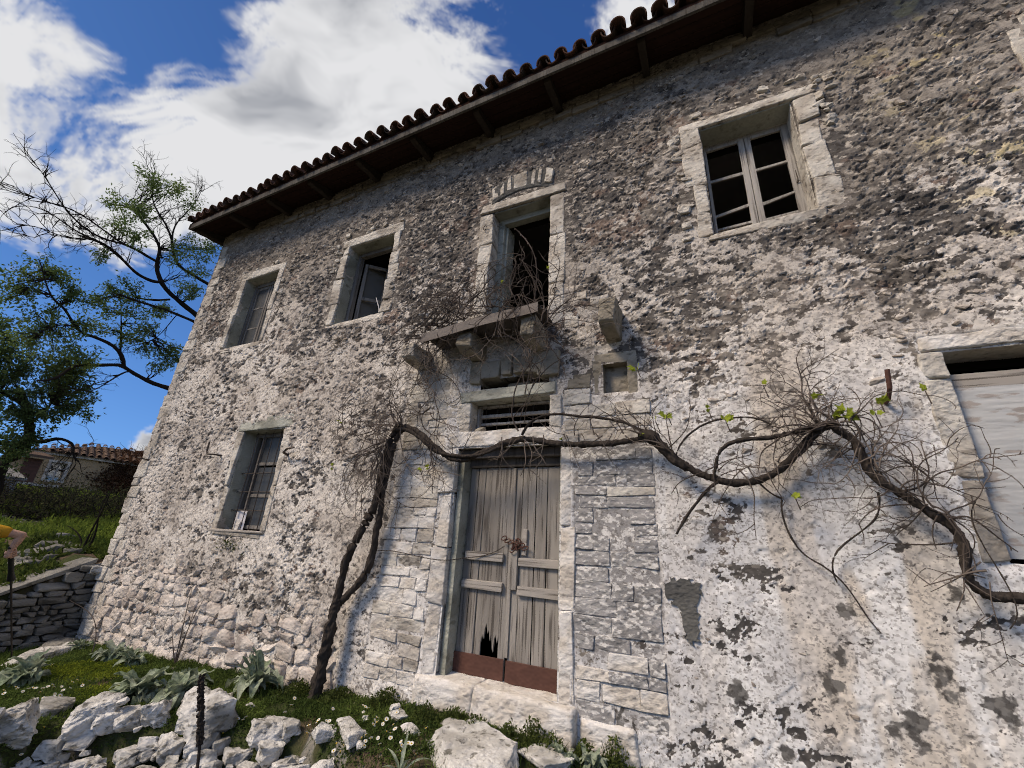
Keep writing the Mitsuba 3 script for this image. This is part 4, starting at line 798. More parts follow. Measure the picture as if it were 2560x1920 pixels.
# two long shoots standing up in front of the balcony window
for k, pts in enumerate(([(-1.62, 4.1, -.3), (-1.58, 4.54, -.35), (-1.65, 4.82, -.35), (-1.78, 5.05, -.35), (-1.89, 5.2, -.35)], [(-1.60, 4.2, -.3), (-1.66, 4.5, -.3), (-1.83, 4.78, -.3)])):
    c = spline(np.array([(x, y, z) for x, z, y in pts]), .03); mb = MB(); mb.add(tube(c, np.linspace(.008, .004, len(c)), 6))
    for i in range(4, len(c), 3): mb.add((rock((.018, .018, .026), 5 + i, 0, .8, pts=12)[0] + c[i] + [.008 * (-1) ** i, 0, 0], rock((.018, .018, .026), 5 + i, 0, .8, pts=12)[1]))
    add('shoot', mb.get(), 'twig', VINE, smooth=40, label='budding shoot standing up in the balcony window')
LOBED = sg.Polygon([(0, 0), (.28, -.08), (.42, .12), (.34, .26), (.52, .44), (.36, .58), (.24, .60), (.0, 1.0), (-.22, .62), (-.38, .56), (-.5, .42), (-.34, .28), (-.44, .10), (-.26, -.06)])
lv = trimesh.creation.triangulate_polygon(LOBED, engine='earcut'); LV = np.c_[np.array(lv[0]), np.zeros(len(lv[0]))]; LV[:, 2] = -.25 * LV[:, 0] ** 2 + .1 * np.sin(LV[:, 1] * 4)
rg = R(52)
for x, z, n, s in ((-4.25, 2.95, 3, .06), (-4.23, 2.39, 2, .05), (-2.91, 2.32, 2, .05), (-2.81, 2.33, 2, .055), (-.57, 3.25, 3, .07), (-.33, 2.77, 3, .055), (-.43, 2.71, 2, .05), (.12, 2.68, 4, .06), (.91, 2.67, 5, .085), (.96, 2.64, 4, .08), (.74, 2.82, 2, .06), (1.41, 2.81, 1, .06), (1.14, 2.77, 3, .055), (.51, 2.07, 2, .06), (-.55, 2.6, 2, .035), (.43, 2.95, 1, .05), (1.10, 2.66, 2, .045), (-2.07, 4.55, 2, .04), (-1.5, 4.6, 2, .04), (.0, 2.78, 2, .04), (-1.3, 2.6, 1, .04)):
    add('leaf_stalk', tube(np.array([[x + .03, -.19, z - .10], [x, -.23, z]]), [.005, .003], 5), 'twig', VINE)
    for _ in range(n):
        d = np.array([[rg.normal(), -.7 * rg.random() - .1, rg.normal() * .8 + .2]]); m = frames(d, np.array([rg.random() * 6.28]))
        v, f = scatter(LV, np.array(lv[1]), np.array([[x, -.23, z]]) + (rg.random((1, 3)) - .5) * .05, m, np.array([s * (.7 + .5 * rg.random())]))
        add('leaf', (v, f), 'vine_leaf', VINE)
WIRE = thing('iron_wire', 'thin iron wire strung from the vine trunk to the door batten', 'wire')
add('strand', tube(spline(np.array([(-3.5, -.10, 1.46), (-3.1, -.08, 1.47), (-2.62, -.05, 1.43), (-2.45, .10, 1.46), (-2.28, .15, 1.49), (-2.02, .15, 1.60)]), .05), .0045, 5), 'iron', WIRE)

# ------------------------------------------------------------------ rocks and low walls in front of the house
def put_rock(x, y, w, h, seed, d=None, m='karst', parent=None, name='rock', sink=.3, label=None, cat=None, group=None, ang=None, sub=2, sharp=.72, dz=0, tilt=.2):
    rg = R(seed); d = d or w * (.7 + .3 * rg.random())
    v, f = slabrock((w, d, h), seed) if w > .13 and sub > 1 else rock((w, d, h), seed, sub, sharp, .075, 18)
    v = rotx(v, (rg.random() - .5) * tilt); v = rotz(v, -.5 + (rg.random() - .5) * .5 if ang is None else ang)
    z = float(height(x, y)) + h * (.5 - sink) + dz
    return add(name, (v + [x, y, z], f), m, parent, smooth=28, label=label, cat=cat, group=group)
TW = thing('terrace_wall', 'tumbled low terrace wall of whitish field stones in the left foreground', 'stone wall')
for k, (x, y, w, h, d, s) in enumerate(((-5.80, -1.45, .44, .17, .28, .25), (-5.62, -1.66, .16, .12, .13, .3), (-5.42, -1.84, .30, .40, .30, .2), (-5.24, -1.38, .36, .36, .34, .25), (-5.08, -1.33, .22, .26, .24, .2), (-4.93, -1.24, .24, .24, .24, .2), (-4.76, -1.14, .22, .26, .22, .2), (-4.38, -.96, .74, .42, .40, .3),
    (-4.40, -1.17, .22, .24, .2, .3), (-4.16, -1.06, .27, .28, .24, .2), (-4.02, -.98, .17, .14, .16, .2), (-3.62, -.86, .36, .26, .30, .2), (-3.47, -.80, .20, .13, .17, .1), (-3.50, -.93, .26, .20, .2, .2), (-3.80, -.96, .2, .18, .2, .3), (-3.28, -.86, .15, .14, .14, .3))):
    put_rock(x, y, w * .95, h * .72, 300 + k, d * .9, parent=TW, name='stone', sink=s, sub=2, sharp=.45, tilt=.12, dz=.0 if float(height(x, y)) > -.2 else .16)
rg = R(36); line = np.array([(-5.35, -2.2), (-5.42, -1.75), (-5.2, -1.5), (-4.8, -1.28), (-4.3, -1.12), (-3.8, -1.02), (-3.2, -.93), (-2.7, -.98)]); ss = np.r_[0, np.cumsum(np.linalg.norm(np.diff(line, axis=0), axis=1))]
for k in range(210):
    t = rg.random() * ss[-1]; x, y = np.interp(t, ss, line[:, 0]), np.interp(t, ss, line[:, 1]); off = .36 * rg.random() ** 1.2; x, y = x + off * .45 + .06 * rg.normal(), y - off
    w = .06 + .15 * rg.random() ** 1.8
    put_rock(x, y, w, w * (.4 + .35 * rg.random()), 340 + k, parent=TW, name='stone', sink=.25, sub=1, dz=max(0, .30 - off) * .8, tilt=1.0, ang=rg.random() * 6, sharp=.6)
ROCKS = [(-4.62, -.66, .40, .11, .22, 'flat white slab lying in the clover behind the dark seed stalk'), (-4.30, -.78, .15, .08, .1, 'small pointed white stone beside the flat white slab'), (-4.13, -.92, .19, .15, .16, 'rounded pale stone sunk in the grass right of the seed stalk'), (-4.28, -.57, .13, .09, .11, 'knobbly white stone between the slab and the right-hand mullein'),
 (-3.10, -.78, .20, .17, .16, 'squarish grey-white block with a flat top in the daisies'), (-3.40, -.79, .10, .07, .09, 'small white stone just left of the squarish block'), (-2.86, -.72, .42, .17, .17, 'long furrowed white rock pointing towards the door step'), (-2.98, -.45, .13, .08, .08, 'small white stone at the upper end of the long furrowed rock'), (-2.86, -.20, .13, .14, .11, 'upright whitish stone below the left end of the door step'),
 (-2.73, -.32, .18, .08, .13, 'flat greyish stone below the upright whitish stone'), (-2.44, -.50, .18, .11, .14, 'pitted white rock left of the flat bedrock strip'), (-2.67, -.82, .09, .11, .06, 'small triangular white stone standing in the daisies'), (-2.60, -.90, .26, .10, .2, 'cracked white rock at the lower frame edge among daisies'), (-3.07, -.88, .14, .09, .12, 'pale pinkish stone below the squarish block'), (-3.54, -.78, .12, .06, .08, 'small white stone in the grass right of the terrace wall'),
 (-1.80, -.62, .82, .20, .52, 'large flat white boulder at the lower frame edge below the door'), (-2.10, -.34, .36, .12, .20, 'left part of the flat bedrock strip below the door step'), (-1.78, -.37, .36, .12, .24, 'right part of the flat bedrock strip below the door step'), (-1.36, -.36, .40, .12, .28, 'flat bedrock slab near the right end of the door step'), (-1.22, -.12, .12, .10, .1, 'small round white stone at the wall foot right of the step'),
 (-8.42, -.66, 1.0, .22, .42, 'long white ledge stone at the foot of the dry-stone wall'), (-8.86, -.30, .55, .22, .4, 'grey ledge stone between the ledge and the house corner'), (-9.22, .02, .26, .20, .3, 'whitish stone on top of the dry-stone wall by the house corner')]
for k, (x, y, w, h, d, lab) in enumerate(ROCKS):
    put_rock(x, y, w, h * .62, 600 + k, d, label=lab, cat='rock', sink=.46 if w > .3 else .4, dz=.98 if 'on top' in lab else .035 if x > -2.2 and x < -1.3 else .012, ang=-.55 if k != 20 else -1.0, sharp=.65, m='drystone' if 'grey ledge' in lab else 'karst')
for k, (x, y) in enumerate(((-12.68, .26), (-12.13, .24), (-12.64, .58), (-12.55, .78), (-11.27, -.29), (-11.23, -.22), (-11.21, -.15), (-10.87, -.36), (-10.5, -.37), (-10.94, -.06), (-10.59, .1), (-10.51, -.24), (-11.23, .15), (-11.37, -.04), (-10.81, -.45), (-12.31, .4), (-11.6, .3), (-11.0, .2))):
    put_rock(x, y, .25 + .3 * rg.random(), .08 + .1 * rg.random(), 640 + k, m='drystone', cat='rock', group='grey slabs scattered on the grassy slope', label='grey slab lying on the grassy slope behind the dry-stone wall', name='slab', sub=1)

DW = thing('dry_stone_wall', 'grey dry-stone retaining wall with sloping coping, left of the house corner', 'stone wall')
top = lambda y: 1.0 + .47 * min(y, 0)
rg = R(37); z = -.22
while z < 1.0:
    hh = .06 + .10 * rg.random() ** 1.3; y = .12
    while y > -2.7:
        ww = hh * (1.1 + 2.6 * rg.random())
        if z + hh < top(y - ww / 2) + .02:
            v, f = rock((.22, ww * 1.0, hh * 1.04), int(rg.integers(1e6)), 1 if ww > .15 else 0, .42, .04, 22); v = rotx(v, (rg.random() - .5) * .16)
            add('stone', (v + [-9.40 + .03 * rg.random(), y - ww / 2, z + hh / 2 + .015 * (rg.random() - .5) + y * .03], f), 'drystone', DW, smooth=35)
        y -= ww * 1.02
    z += hh * .97
add('core', (np.array([[-9.42, .1, -.4], [-9.42, -2.7, -.4], [-9.42, -2.7, top(-2.7) + .04], [-9.42, .1, .98], [-9.75, .1, -.4], [-9.75, -2.7, -.4], [-9.75, -2.7, top(-2.7) + .04], [-9.75, .1, .98]]), np.array([[0, 3, 2, 1], [4, 5, 6, 7], [0, 4, 7, 3], [1, 2, 6, 5], [3, 7, 6, 2]])), 'soil', DW)
for k in range(5):
    y1 = -.05 - k * .55; y0 = y1 - .545; v, f = block(-9.80, -9.33, y0, y1, -.035, .035, .012, .012, 70 + k, .09); v = v.copy(); v[:, 2] += 1.03 + .47 * v[:, 1]
    add('coping', (v, f), 'drystone', DW, smooth=40)

# ------------------------------------------------------------------ plants at the foot of the house
rg = R(38)
def strap(L, w, bend, n=9, fold=.25):
    t = np.linspace(0, 1, n); wid = w * np.sin(np.pi * np.clip(t * .9 + .1, 0, 1)) ** .6 * (1 - t ** 9); wid[-1] = w * .12
    y = L * t * np.cos(bend * t * .5); z = L * (t * np.sin(.9 - bend * t * .8))
    z = L * np.cumsum(np.sin(.95 - bend * t)) / n; y = L * np.cumsum(np.cos(.95 - bend * t)) / n
    V = np.stack([np.stack([-wid / 2, y, z + wid * fold], -1), np.stack([wid * 0, y, z], -1), np.stack([wid / 2, y, z + wid * fold], -1)], 1)
    return V.reshape(-1, 3), grid_faces(n, 3)
def mullein(x, y, s, n, label, seed, dead=5, up=0.0):
    n = int(n * 1.7); s = s * .84; rg = R(seed); K = thing('mullein', label, 'plant'); z = float(height(x, y))
    for i in range(n):
        a = rg.random() * 6.28; t = i / n; L = s * (.55 + .45 * rg.random()); v, f = strap(L, L * (.30 + .10 * rg.random()), .7 + 1.7 * t + .9 * rg.random() - up, fold=.18 + .2 * rg.random())
        v = rotx(v, (.5 - t) * .9 + up * .4); v[:, 2] += .02 * np.sin(v[:, 1] * 55 + rg.random() * 6 + 3 * np.sign(v[:, 0])) * (np.abs(v[:, 0]) > .005); v[:, 0] += .25 * (rg.random() - .5) * v[:, 1] ** 2 / L; v = rotz(v, a)
        add('leaf', (v + [x + .02 * rg.normal(), y + .02 * rg.normal(), z + .02], f), 'mullein_leaf', K, smooth=True)
    for i in range(dead):
        a = rg.random() * 6.28; L = s * (.4 + .3 * rg.random()); v, f = strap(L, L * .3, 2.4 + rg.random(), fold=.4); v = rotz(rotx(v, -.5), a)
        add('dead_leaf', (v + [x, y, z + .03], f), 'dead_leaf', K, smooth=True)
    return K
mullein(-7.17, -1.22, .46, 20, 'grey-green woolly mullein rosette at the left frame edge', 1, up=.3)
mullein(-8.45, -.25, .26, 10, 'small grey-green mullein right at the house corner', 2, 0)
mullein(-7.32, -.35, .40, 22, 'bushy grey-green mullein against the wall near the house corner', 3, 2)
mullein(-6.85, -.38, .34, 16, 'spreading grey-green mullein just right of the bushy one', 4, 2)
mullein(-5.42, -.95, .46, 24, 'big woolly mullein rosette above the terrace wall, left half of the clump', 5, 7)
mullein(-5.02, -.86, .46, 24, 'big woolly mullein rosette above the terrace wall, beside the dark seed stalk', 6, 7)
mullein(-5.25, -.60, .36, 16, 'mullein rosette behind the big clump above the terrace wall', 7, 2)
mullein(-4.66, -.30, .50, 18, 'tall upright mullein against the wall left of the vine trunk', 8, 6, up=.6)
mullein(-1.22, -.30, .20, 14, 'grey-green mullein leaves at the lower frame edge below the door, left one', 9, 0, up=.2)
mullein(-1.02, -.20, .20, 14, 'grey-green mullein leaves at the lower frame edge below the door, right one', 10, 0, up=.2)
SK = thing('seed_stalk', 'dark dried mullein seed stalk standing upright in the foreground', 'dried plant'); mb = MB(); rg = R(39)
c = spline(np.array([(-3.40, -1.56, -.40), (-3.425, -1.565, .05), (-3.445, -1.595, .25), (-3.49, -1.665, .59)]), .02); add('stem', tube(c, np.linspace(.013, .007, len(c)), 7), 'vine_bark', SK, smooth=True)
k = [p for p in c if p[2] > .20]
for p in k:
    for _ in range(16):
        v, f = rock((.022, .018, .026), int(rg.integers(1e6)), 0, .8, pts=10); a = rg.random() * 6.28; mb.add((v * .85 + p + [.014 * math.cos(a), .014 * math.sin(a), .01 * rg.normal()], f))
add('seed_head', mb.get(), 'vine_bark', SK)
def dry_stems(pts_list, label):
    K = thing('dry_stem', label, 'dried plant')
    for p in pts_list:
        c = spline(np.array(p), .04); add('stem', tube(c, np.linspace(.008, .003, len(c)), 5), 'twig', K, smooth=True)
dry_stems([[(-6.42, -.1, -.03), (-6.45, -.12, .4), (-6.48, -.13, .85)], [(-6.42, -.1, -.03), (-6.35, -.1, .4), (-6.2, -.1, .75)], [(-6.42, -.1, -.03), (-6.6, -.12, .25), (-6.72, -.12, .42)], [(-6.40, -.1, -.03), (-6.30, -.14, .3), (-6.28, -.14, .62)]], 'bundle of thin dry stems leaning on the wall below the barred window')
dry_stems([[(-7.92, -.33, -.11), (-7.93, -.34, .1), (-8.08, -.36, .3), (-8.35, -.4, .42), (-8.75, -.45, .5)]], 'single dry stem arching by the house corner')
dry_stems([[(-7.35, -1.05, -.1), (-7.5, -1.0, .05), (-7.7, -.95, .12)]], 'fallen dark stem lying in the clover near the left edge')
AS = thing('asphodel', 'tuft of long grey-green strap leaves at the lower frame edge among daisies', 'plant'); z = float(height(-2.16, -.98))
for a, L, t in ((.3, .24, .1), (1.4, .20, .5), (-.6, .24, .75), (2.6, .16, .6), (4.2, .2, .4)):
    v, f = strap(L, .026, .3 + t, fold=.35); v = rotz(rotx(v, .6 - t), a); add('leaf', (v + [-2.16, -.98, z], f), 'mullein_leaf', AS, smooth=True)
def weed(x, y, r, h, label, seed, m='weed_leaf'):
    rg = R(seed); n = int(360 * (r / .1) ** 2 * .8); K = thing('weed_clump', label, 'weed'); z = float(height(x, y))
    p = rg.normal(size=(n, 3)) * [r * .55, r * .45, 0]; p[:, 2] = np.abs(rg.random(n)) * h * np.exp(-(p[:, 0] ** 2 + p[:, 1] ** 2) / r ** 2)
    d = rg.normal(size=(n, 3)) + [0, 0, .6]; v, f = scatter(*LEAF2, p + [x, y, z], frames(d, rg.random(n) * 6.28), .022 + .018 * rg.random(n)); add('leaves', (v, f), m, K, kind='stuff')
    mb = MB()
    for _ in range(8):
        q = rg.normal(size=2) * r * .4; mb.add(tube(np.array([[x + q[0] * .4, y + q[1] * .4, z - .01], [x + q[0], y + q[1], z + h * .8]]), [.004, .002], 4))
    add('stalks', mb.get(), 'weed_leaf', K, kind='stuff')
for k, (x, y, r, h, lab) in enumerate(((-2.46, -.30, .12, .15, 'leafy weed clump below the left end of the door step'), (-2.22, -.21, .14, .12, 'weed clump under the joint of the two step stones'), (-2.0, -.24, .13, .13, 'weed clump at the foot of the right step stone'), (-1.68, -.26, .09, .16, 'narrow upright weed below the door step middle'), (-1.50, -.2, .12, .2, 'tallest weed clump below the right end of the step'),
    (-1.34, -.22, .11, .14, 'low weed clump right of the tallest one'), (-1.12, -.12, .10, .14, 'weed clump at the wall foot right of the step'), (-.90, -.06, .11, .2, 'rightmost weed clump at the foot of the wall'), (-3.05, -.10, .16, .14, 'weed clump at the wall foot between vine and step'), (-3.6, -.12, .18, .12, 'weed clump at the wall foot right of the vine trunk'), (-4.2, -.1, .16, .12, 'weed clump at the wall foot left of the vine trunk'), (-1.66, -.45, .10, .07, 'weed patch growing on the bedrock slab'))):
    weed(x, y, r, h, lab, 400 + k)
weed(-6.20, -.03, .16, .06, 'x', 420) and None
k = 'weed_clump_012'; labels[k] = {'label': 'moss tuft creeping at the wall foot below the barred window', 'category': 'weed'}
v, f = scatter(*LEAF2, R(9).normal(size=(160, 3)) * [.16, .02, .05] + [-6.1, -.03, 1.40], frames(R(8).normal(size=(160, 3)), R(7).random(160) * 6), .02 + .02 * R(6).random(160)); K = thing('sill_weed', 'small green weed hanging under the sill of the barred window', 'weed'); add('leaves', (v, f), 'weed_leaf', K, kind='stuff')
v, f = scatter(*LEAF2, R(19).normal(size=(160, 3)) * [.10, .02, .09] + [-4.86, -.04, 4.30], frames(R(18).normal(size=(160, 3)), R(17).random(160) * 6), .02 + .02 * R(16).random(160)); K = thing('sill_weed', 'dry mossy tuft below the second upper window', 'weed'); add('leaves', (v, f), 'dead_leaf', K, kind='stuff')

# ground cover: clover and grass, with a brighter patch near the house corner
rg = R(40); n = 190000
X = -9.2 + 8.9 * rg.random(n); Y = -2.6 + 2.62 * rg.random(n); keepg = meshkit.fbm(np.stack([X * 2.2, Y * 2.2, X * 0], -1), 4, 17) > .35 - .1 * sstep(-2.0, -4, X) + .10 * sstep(-2.4, -1.6, X)
low = shapely.contains(LOWER.buffer(-.04), shapely.points(X, Y)); keepg &= ~(low & (rg.random(n) < .30)); keepg &= Y < -.01 - .02 * rg.random(n); keepg &= (X > -9.3)
X, Y = X[keepg], Y[keepg]; n = len(X); Z = height(X, Y) + .05 * (meshkit.fbm(np.stack([X * 3, Y * 3, X * 0], -1), 4, 3) - .5)
Z = Z + .035 * rg.random(n) * (.4 + meshkit.fbm(np.stack([X * 4, Y * 4, X * 0], -1), 3, 19))
bright = (np.exp(-((X + 7.0) / .75) ** 2 - ((Y + .75) / .38) ** 2) > .35 + .5 * rg.random(n)) | (np.exp(-((X + 5.9) / .4) ** 2 - ((Y + 1.05) / .25) ** 2) > .4 + .5 * rg.random(n))
d = rg.normal(size=(n, 3)) * [1, 1, .5] + [0, 0, .45]; F = frames(d, rg.random(n) * 6.28); S = .018 + .020 * rg.random(n)
add('clover', scatter(*LEAF2, np.stack([X, Y, Z], -1)[~bright], F[~bright], S[~bright]), 'clover_leaf', kind='stuff', label='low dark green clover and grass in front of the house', cat='clover')
add('bright_clover', scatter(*LEAF2, (np.stack([X, Y, Z + .02], -1))[bright], F[bright], S[bright] * 1.05), 'bright_leaf', kind='stuff', label='bright yellow-green clover patch near the house corner', cat='clover')
n = 16000; X = -9.2 + 8.6 * rg.random(n); Y = -2.4 + 2.38 * rg.random(n); ok = ~(shapely.contains(LOWER, shapely.points(X, Y)) & (rg.random(n) < .6)); X, Y = X[ok], Y[ok]; n = len(X)
d = rg.normal(size=(n, 3)) * [.5, .5, .2] + [0, 0, 1]; L = .05 + .07 * rg.random(n)
add('grass', scatter(*BLADE, np.stack([X, Y, height(X, Y)], -1), frames(d, rg.random(n) * 6.28), np.stack([L * 0 + .006, L, L], -1)), 'clover_leaf', kind='stuff', label='thin grass blades growing through the clover', cat='grass')
n = 60000; X = -9.6 - 20 * rg.random(n) ** 1.5; Y = -4 + 13 * rg.random(n); L = .06 + .16 * rg.random(n) + .01 * (-9.6 - X); ok = meshkit.fbm(np.stack([X * .8, Y * .8, X * 0], -1), 3, 23) > .36; X, Y, L = X[ok], Y[ok], L[ok]; n = len(X)
Z = height(X, Y) + np.where(X < -9.6, .3 * (meshkit.fbm(np.stack([X * .5, Y * .5, X * 0], -1), 3, 8) - .5), 0)
d = rg.normal(size=(n, 3)) * [.8, .8, .2] + [0, 0, .8]
add('slope_grass', scatter(*BLADE, np.stack([X, Y, Z], -1), frames(d, rg.random(n) * 6.28), np.stack([L * .3, L, L], -1)), 'slope_leaf', kind='stuff', label='long green grass on the slope behind the dry-stone wall', cat='grass')

rg = R(42)
a = np.linspace(0, 2 * np.pi, 25)[:-1]; rr = np.where(np.arange(24) % 2 == 0, 1.0, .72)
PET = (np.vstack([np.c_[rr * np.cos(a), rr * np.sin(a), .14 * rr], [[0, 0, 0]]]), np.array([[24, i, (i + 1) % 24] for i in range(24)]))
petal_ply = mikit.ply(PET, 'petal'); centre_ply = mikit.ply(trimesh.creation.icosphere(1, .32), 'daisy_yellow', smooth=True); stem_ply = mikit.ply(tube(np.array([[0, 0, -9.0], [.3, .2, -4], [0, 0, 0]]), .09, 4), 'clover_leaf')
DAISY = [(-7.58,-0.85), (-7.57,-0.97), (-7.33,-1.0), (-7.28,-1.25), (-7.24,-1.22), (-7.24,-1.35), (-6.89,-1.37), (-6.77,-1.4), (-6.85,-1.47), (-6.61,-1.41), (-6.64,-1.36), (-6.63,-1.33), (-6.65,-1.3),
(-6.53,-1.29), (-6.56,-1.24), (-6.6,-1.19), (-6.49,-1.22), (-6.43,-1.18), (-6.29,-1.22), (-6.28,-1.17), (-6.43,-1.34), (-6.28,-1.44), (-6.16,-1.41), (-6.21,-1.31), (-6.14,-1.34), (-6.08,-1.32),
(-6.5,-1.07), (-6.53,-1.02), (-6.26,-1.08), (-6.3,-1.06), (-6.69,-1.52), (-5.48,-1.68), (-5.45,-1.73), (-5.47,-1.62), (-5.31,-1.51), (-5.33,-1.53), (-5.37,-1.56), (-5.3,-1.52), (-5.22,-1.46),
(-5.11,-1.44), (-5.34,-1.76), (-5.32,-1.77), (-5.37,-1.58), (-5.28,-1.55), (-5.23,-1.53), (-5.06,-1.43), (-5.14,-1.48), (-4.84,-1.32), (-5.16,-0.61), (-4.79,-0.56), (-4.05,-0.97), (-4.21,-1.03),
(-3.97,-0.87), (-3.99,-0.83), (-4.02,-0.94), (-4.63,-0.04), (-3.73,-0.88), (-4.05,-0.86), (-5.58,-0.73), (-4.63,-0.04), (-3.97,-0.35), (-3.83,-0.5), (-3.75,-0.63), (-3.37,-0.44), (-3.25,-0.08),
(-3.12,-0.33), (-3.1,-0.32), (-3.03,-0.42), (-3.03,-0.36), (-3.25,-0.72), (-3.2,-0.67), (-3.16,-0.68), (-3.3,-0.76), (-3.6,-0.8), (-3.41,-0.8), (-3.27,-0.79), (-3.14,-0.79), (-3.09,-0.79),
(-2.81,-0.5), (-2.77,-0.57), (-2.73,-0.63), (-2.73,-0.59), (-2.69,-0.55), (-2.69,-0.52), (-2.66,-0.6), (-2.57,-0.58), (-2.51,-0.63), (-2.52,-0.67), (-2.55,-0.68), (-2.73,-0.3), (-2.73,-0.34),
(-2.66,-0.79), (-2.75,-0.8), (-2.63,-0.82), (-2.9,-0.83), (-2.79,-0.83), (-2.83,-0.83), (-2.82,-0.84), (-2.9,-0.85), (-2.83,-0.85), (-2.76,-0.85), (-2.62,-0.84), (-2.46,-0.86), (-2.88,-0.87),
(-2.2,-0.92), (-2.29,-0.74), (-2.29,-0.82), (-2.33,-0.78), (-2.24,-0.77), (-2.13,-0.86), (-3.18,-0.8), (-3.26,-0.7), (-2.53,-0.8), (-2.46,-0.74), (-2.68,-0.81), (-2.77,-0.81), (-2.59,-0.81),
(-2.25,-0.88), (-2.2,-0.07), (-1.61,-0.28), (-1.62,-0.54), (-1.64,-0.48), (-1.75,-0.13), (-2.31,-0.49)]
for x, y in DAISY:
    K = thing('daisy', 'small white daisy growing among the clover in front of the house', 'daisy', 'white daisies in the clover')
    s = .015 + .007 * rg.random(); M = T().translate([x, y, float(height(x, y)) + .05 + .02 * rg.random()]) @ T().rotate([0, 0, 1], 360 * rg.random()) @ T().rotate([1, 0, 0], 20 + 30 * rg.random()) @ T().scale(s)
    scene[K + '__petals'] = {**petal_ply, 'to_world': M}; scene[K + '__centre'] = {**centre_ply, 'to_world': M}; scene[K + '__stalk'] = {**stem_ply, 'to_world': M}
LIMB_A = {
 'A1': [(-11.83,1.39,6.65),(-11.91,1.22,6.78),(-12.06,0.84,6.99),(-12.25,0.36,7.34),(-12.33,0.13,7.86),(-12.34,0.08,8.21),(-12.42,-0.15,8.55),(-12.49,-0.39,8.77),(-12.55,-0.62,8.94),(-12.64,-0.97,8.85)],
 'A1b': [(-12.25,0.35,7.38),(-12.11,-0.01,7.2),(-11.96,-0.36,7.19),(-11.79,-0.66,7.24),(-11.62,-1.01,7.27),(-11.44,-1.32,7.18),(-11.26,-1.66,7.09),(-11.08,-2.07,7.08),(-10.9,-2.5,6.81)],
 'A1c': [(-12.33,0.13,7.86),(-12.24,-0.31,7.84),(-12.12,-0.66,7.75),(-12.01,-1.09,7.58),(-11.89,-1.54,7.6),(-11.74,-1.9,7.74),(-11.59,-2.27,7.98),(-11.41,-2.58,8.08)],
 'A1e': [(-12.15,-0.65,7.77),(-11.83,-1.23,7.71),(-11.48,-1.74,7.58),(-11.1,-2.19,7.28),(-10.72,-2.67,7.05)],
 'A1f': [(-12.25,-0.27,7.33),(-12.17,-0.72,7.47),(-12.07,-1.16,7.46),(-11.95,-1.56,7.19),(-11.83,-1.99,7.05),(-11.67,-2.26,6.73)],
 'A2': [(-12.35,1.69,7.96),(-12.52,1.45,8.08),(-12.73,1.06,8.22),(-12.91,0.74,8.4),(-13.03,0.54,8.86),(-13.17,0.29,9.4),(-13.34,-0.09,9.89),(-13.43,-0.24,10.4),(-13.53,-0.4,10.97)],
 'A2b': [(-13.03,0.54,8.86),(-13.16,0.46,9.6),(-13.23,0.58,10.11),(-13.28,0.72,10.73),(-13.39,0.74,11.45)],
 'A3': [(-11.81,1.43,6.52),(-11.74,1.11,6.53),(-11.7,0.69,6.51),(-11.63,0.3,6.45),(-11.57,-0.12,6.36),(-11.49,-0.52,6.3)],
 'A3b': [(-12.16,0.6,6.99),(-12.0,0.15,6.68),(-11.81,-0.21,6.52)],
 'A3c': [(-11.88,0.76,6.59),(-11.79,0.63,6.19),(-11.72,0.45,5.71),(-11.65,0.25,5.52)],
 'A4': [(-11.81,1.44,4.66),(-11.81,1.12,4.71),(-11.83,0.75,4.73),(-11.86,0.32,4.84),(-11.82,0.06,4.88),(-11.81,-0.31,4.72),(-11.77,-0.61,4.58),(-11.69,-0.77,4.31),(-11.64,-1.07,4.06)],
 'A4b': [(-11.89,0.17,4.9),(-11.81,-0.01,5.15),(-11.76,-0.32,5.27),(-11.73,-0.68,5.27),(-11.65,-0.91,5.32),(-11.57,-1.18,5.56),(-11.49,-1.41,5.65),(-11.4,-1.68,5.96),(-11.3,-1.88,6.22)],
 'A4c': [(-11.94,0.04,5.19),(-12.07,-0.05,5.68),(-12.21,-0.14,6.15),(-12.35,-0.27,6.69)],
 'A4d': [(-11.84,0.31,4.84),(-11.71,0.07,4.61),(-11.58,-0.17,4.25),(-11.44,-0.39,4.06)],
 'A4e': [(-11.32,-1.45,5.59),(-11.28,-1.75,5.61),(-11.22,-2.01,5.6)],
 'A4f': [(-11.5,-0.94,5.28),(-11.44,-1.26,5.1),(-11.35,-1.44,4.82),(-11.26,-1.68,4.53)],
}
LIMB_B = {
 'B1': [(-13.53,-0.4,1.68),(-13.49,-0.48,2.2),(-13.43,-0.51,2.67),(-13.34,-0.41,2.84),(-13.26,-0.38,3.03),(-13.21,-0.41,3.23),(-13.17,-0.49,3.47),(-13.15,-0.67,3.8),(-13.14,-0.9,4.11)],
 'B2': [(-13.12,-0.42,3.18),(-12.93,-0.32,3.1),(-12.74,-0.22,3.14),(-12.56,-0.17,3.18),(-12.37,-0.09,3.16),(-12.18,-0.0,3.07),(-12.01,0.0,2.9),(-11.82,0.07,2.72)],
 'B3': [(-13.05,-0.53,3.45),(-12.78,-0.49,3.64),(-12.52,-0.49,3.87)],
 'B4': [(-13.09,-0.68,3.79),(-12.91,-1.03,3.89),(-12.71,-1.28,3.9)],
 'B5': [(-13.33,-0.41,2.84),(-13.07,-0.63,2.87),(-12.84,-0.93,3.04)],
}
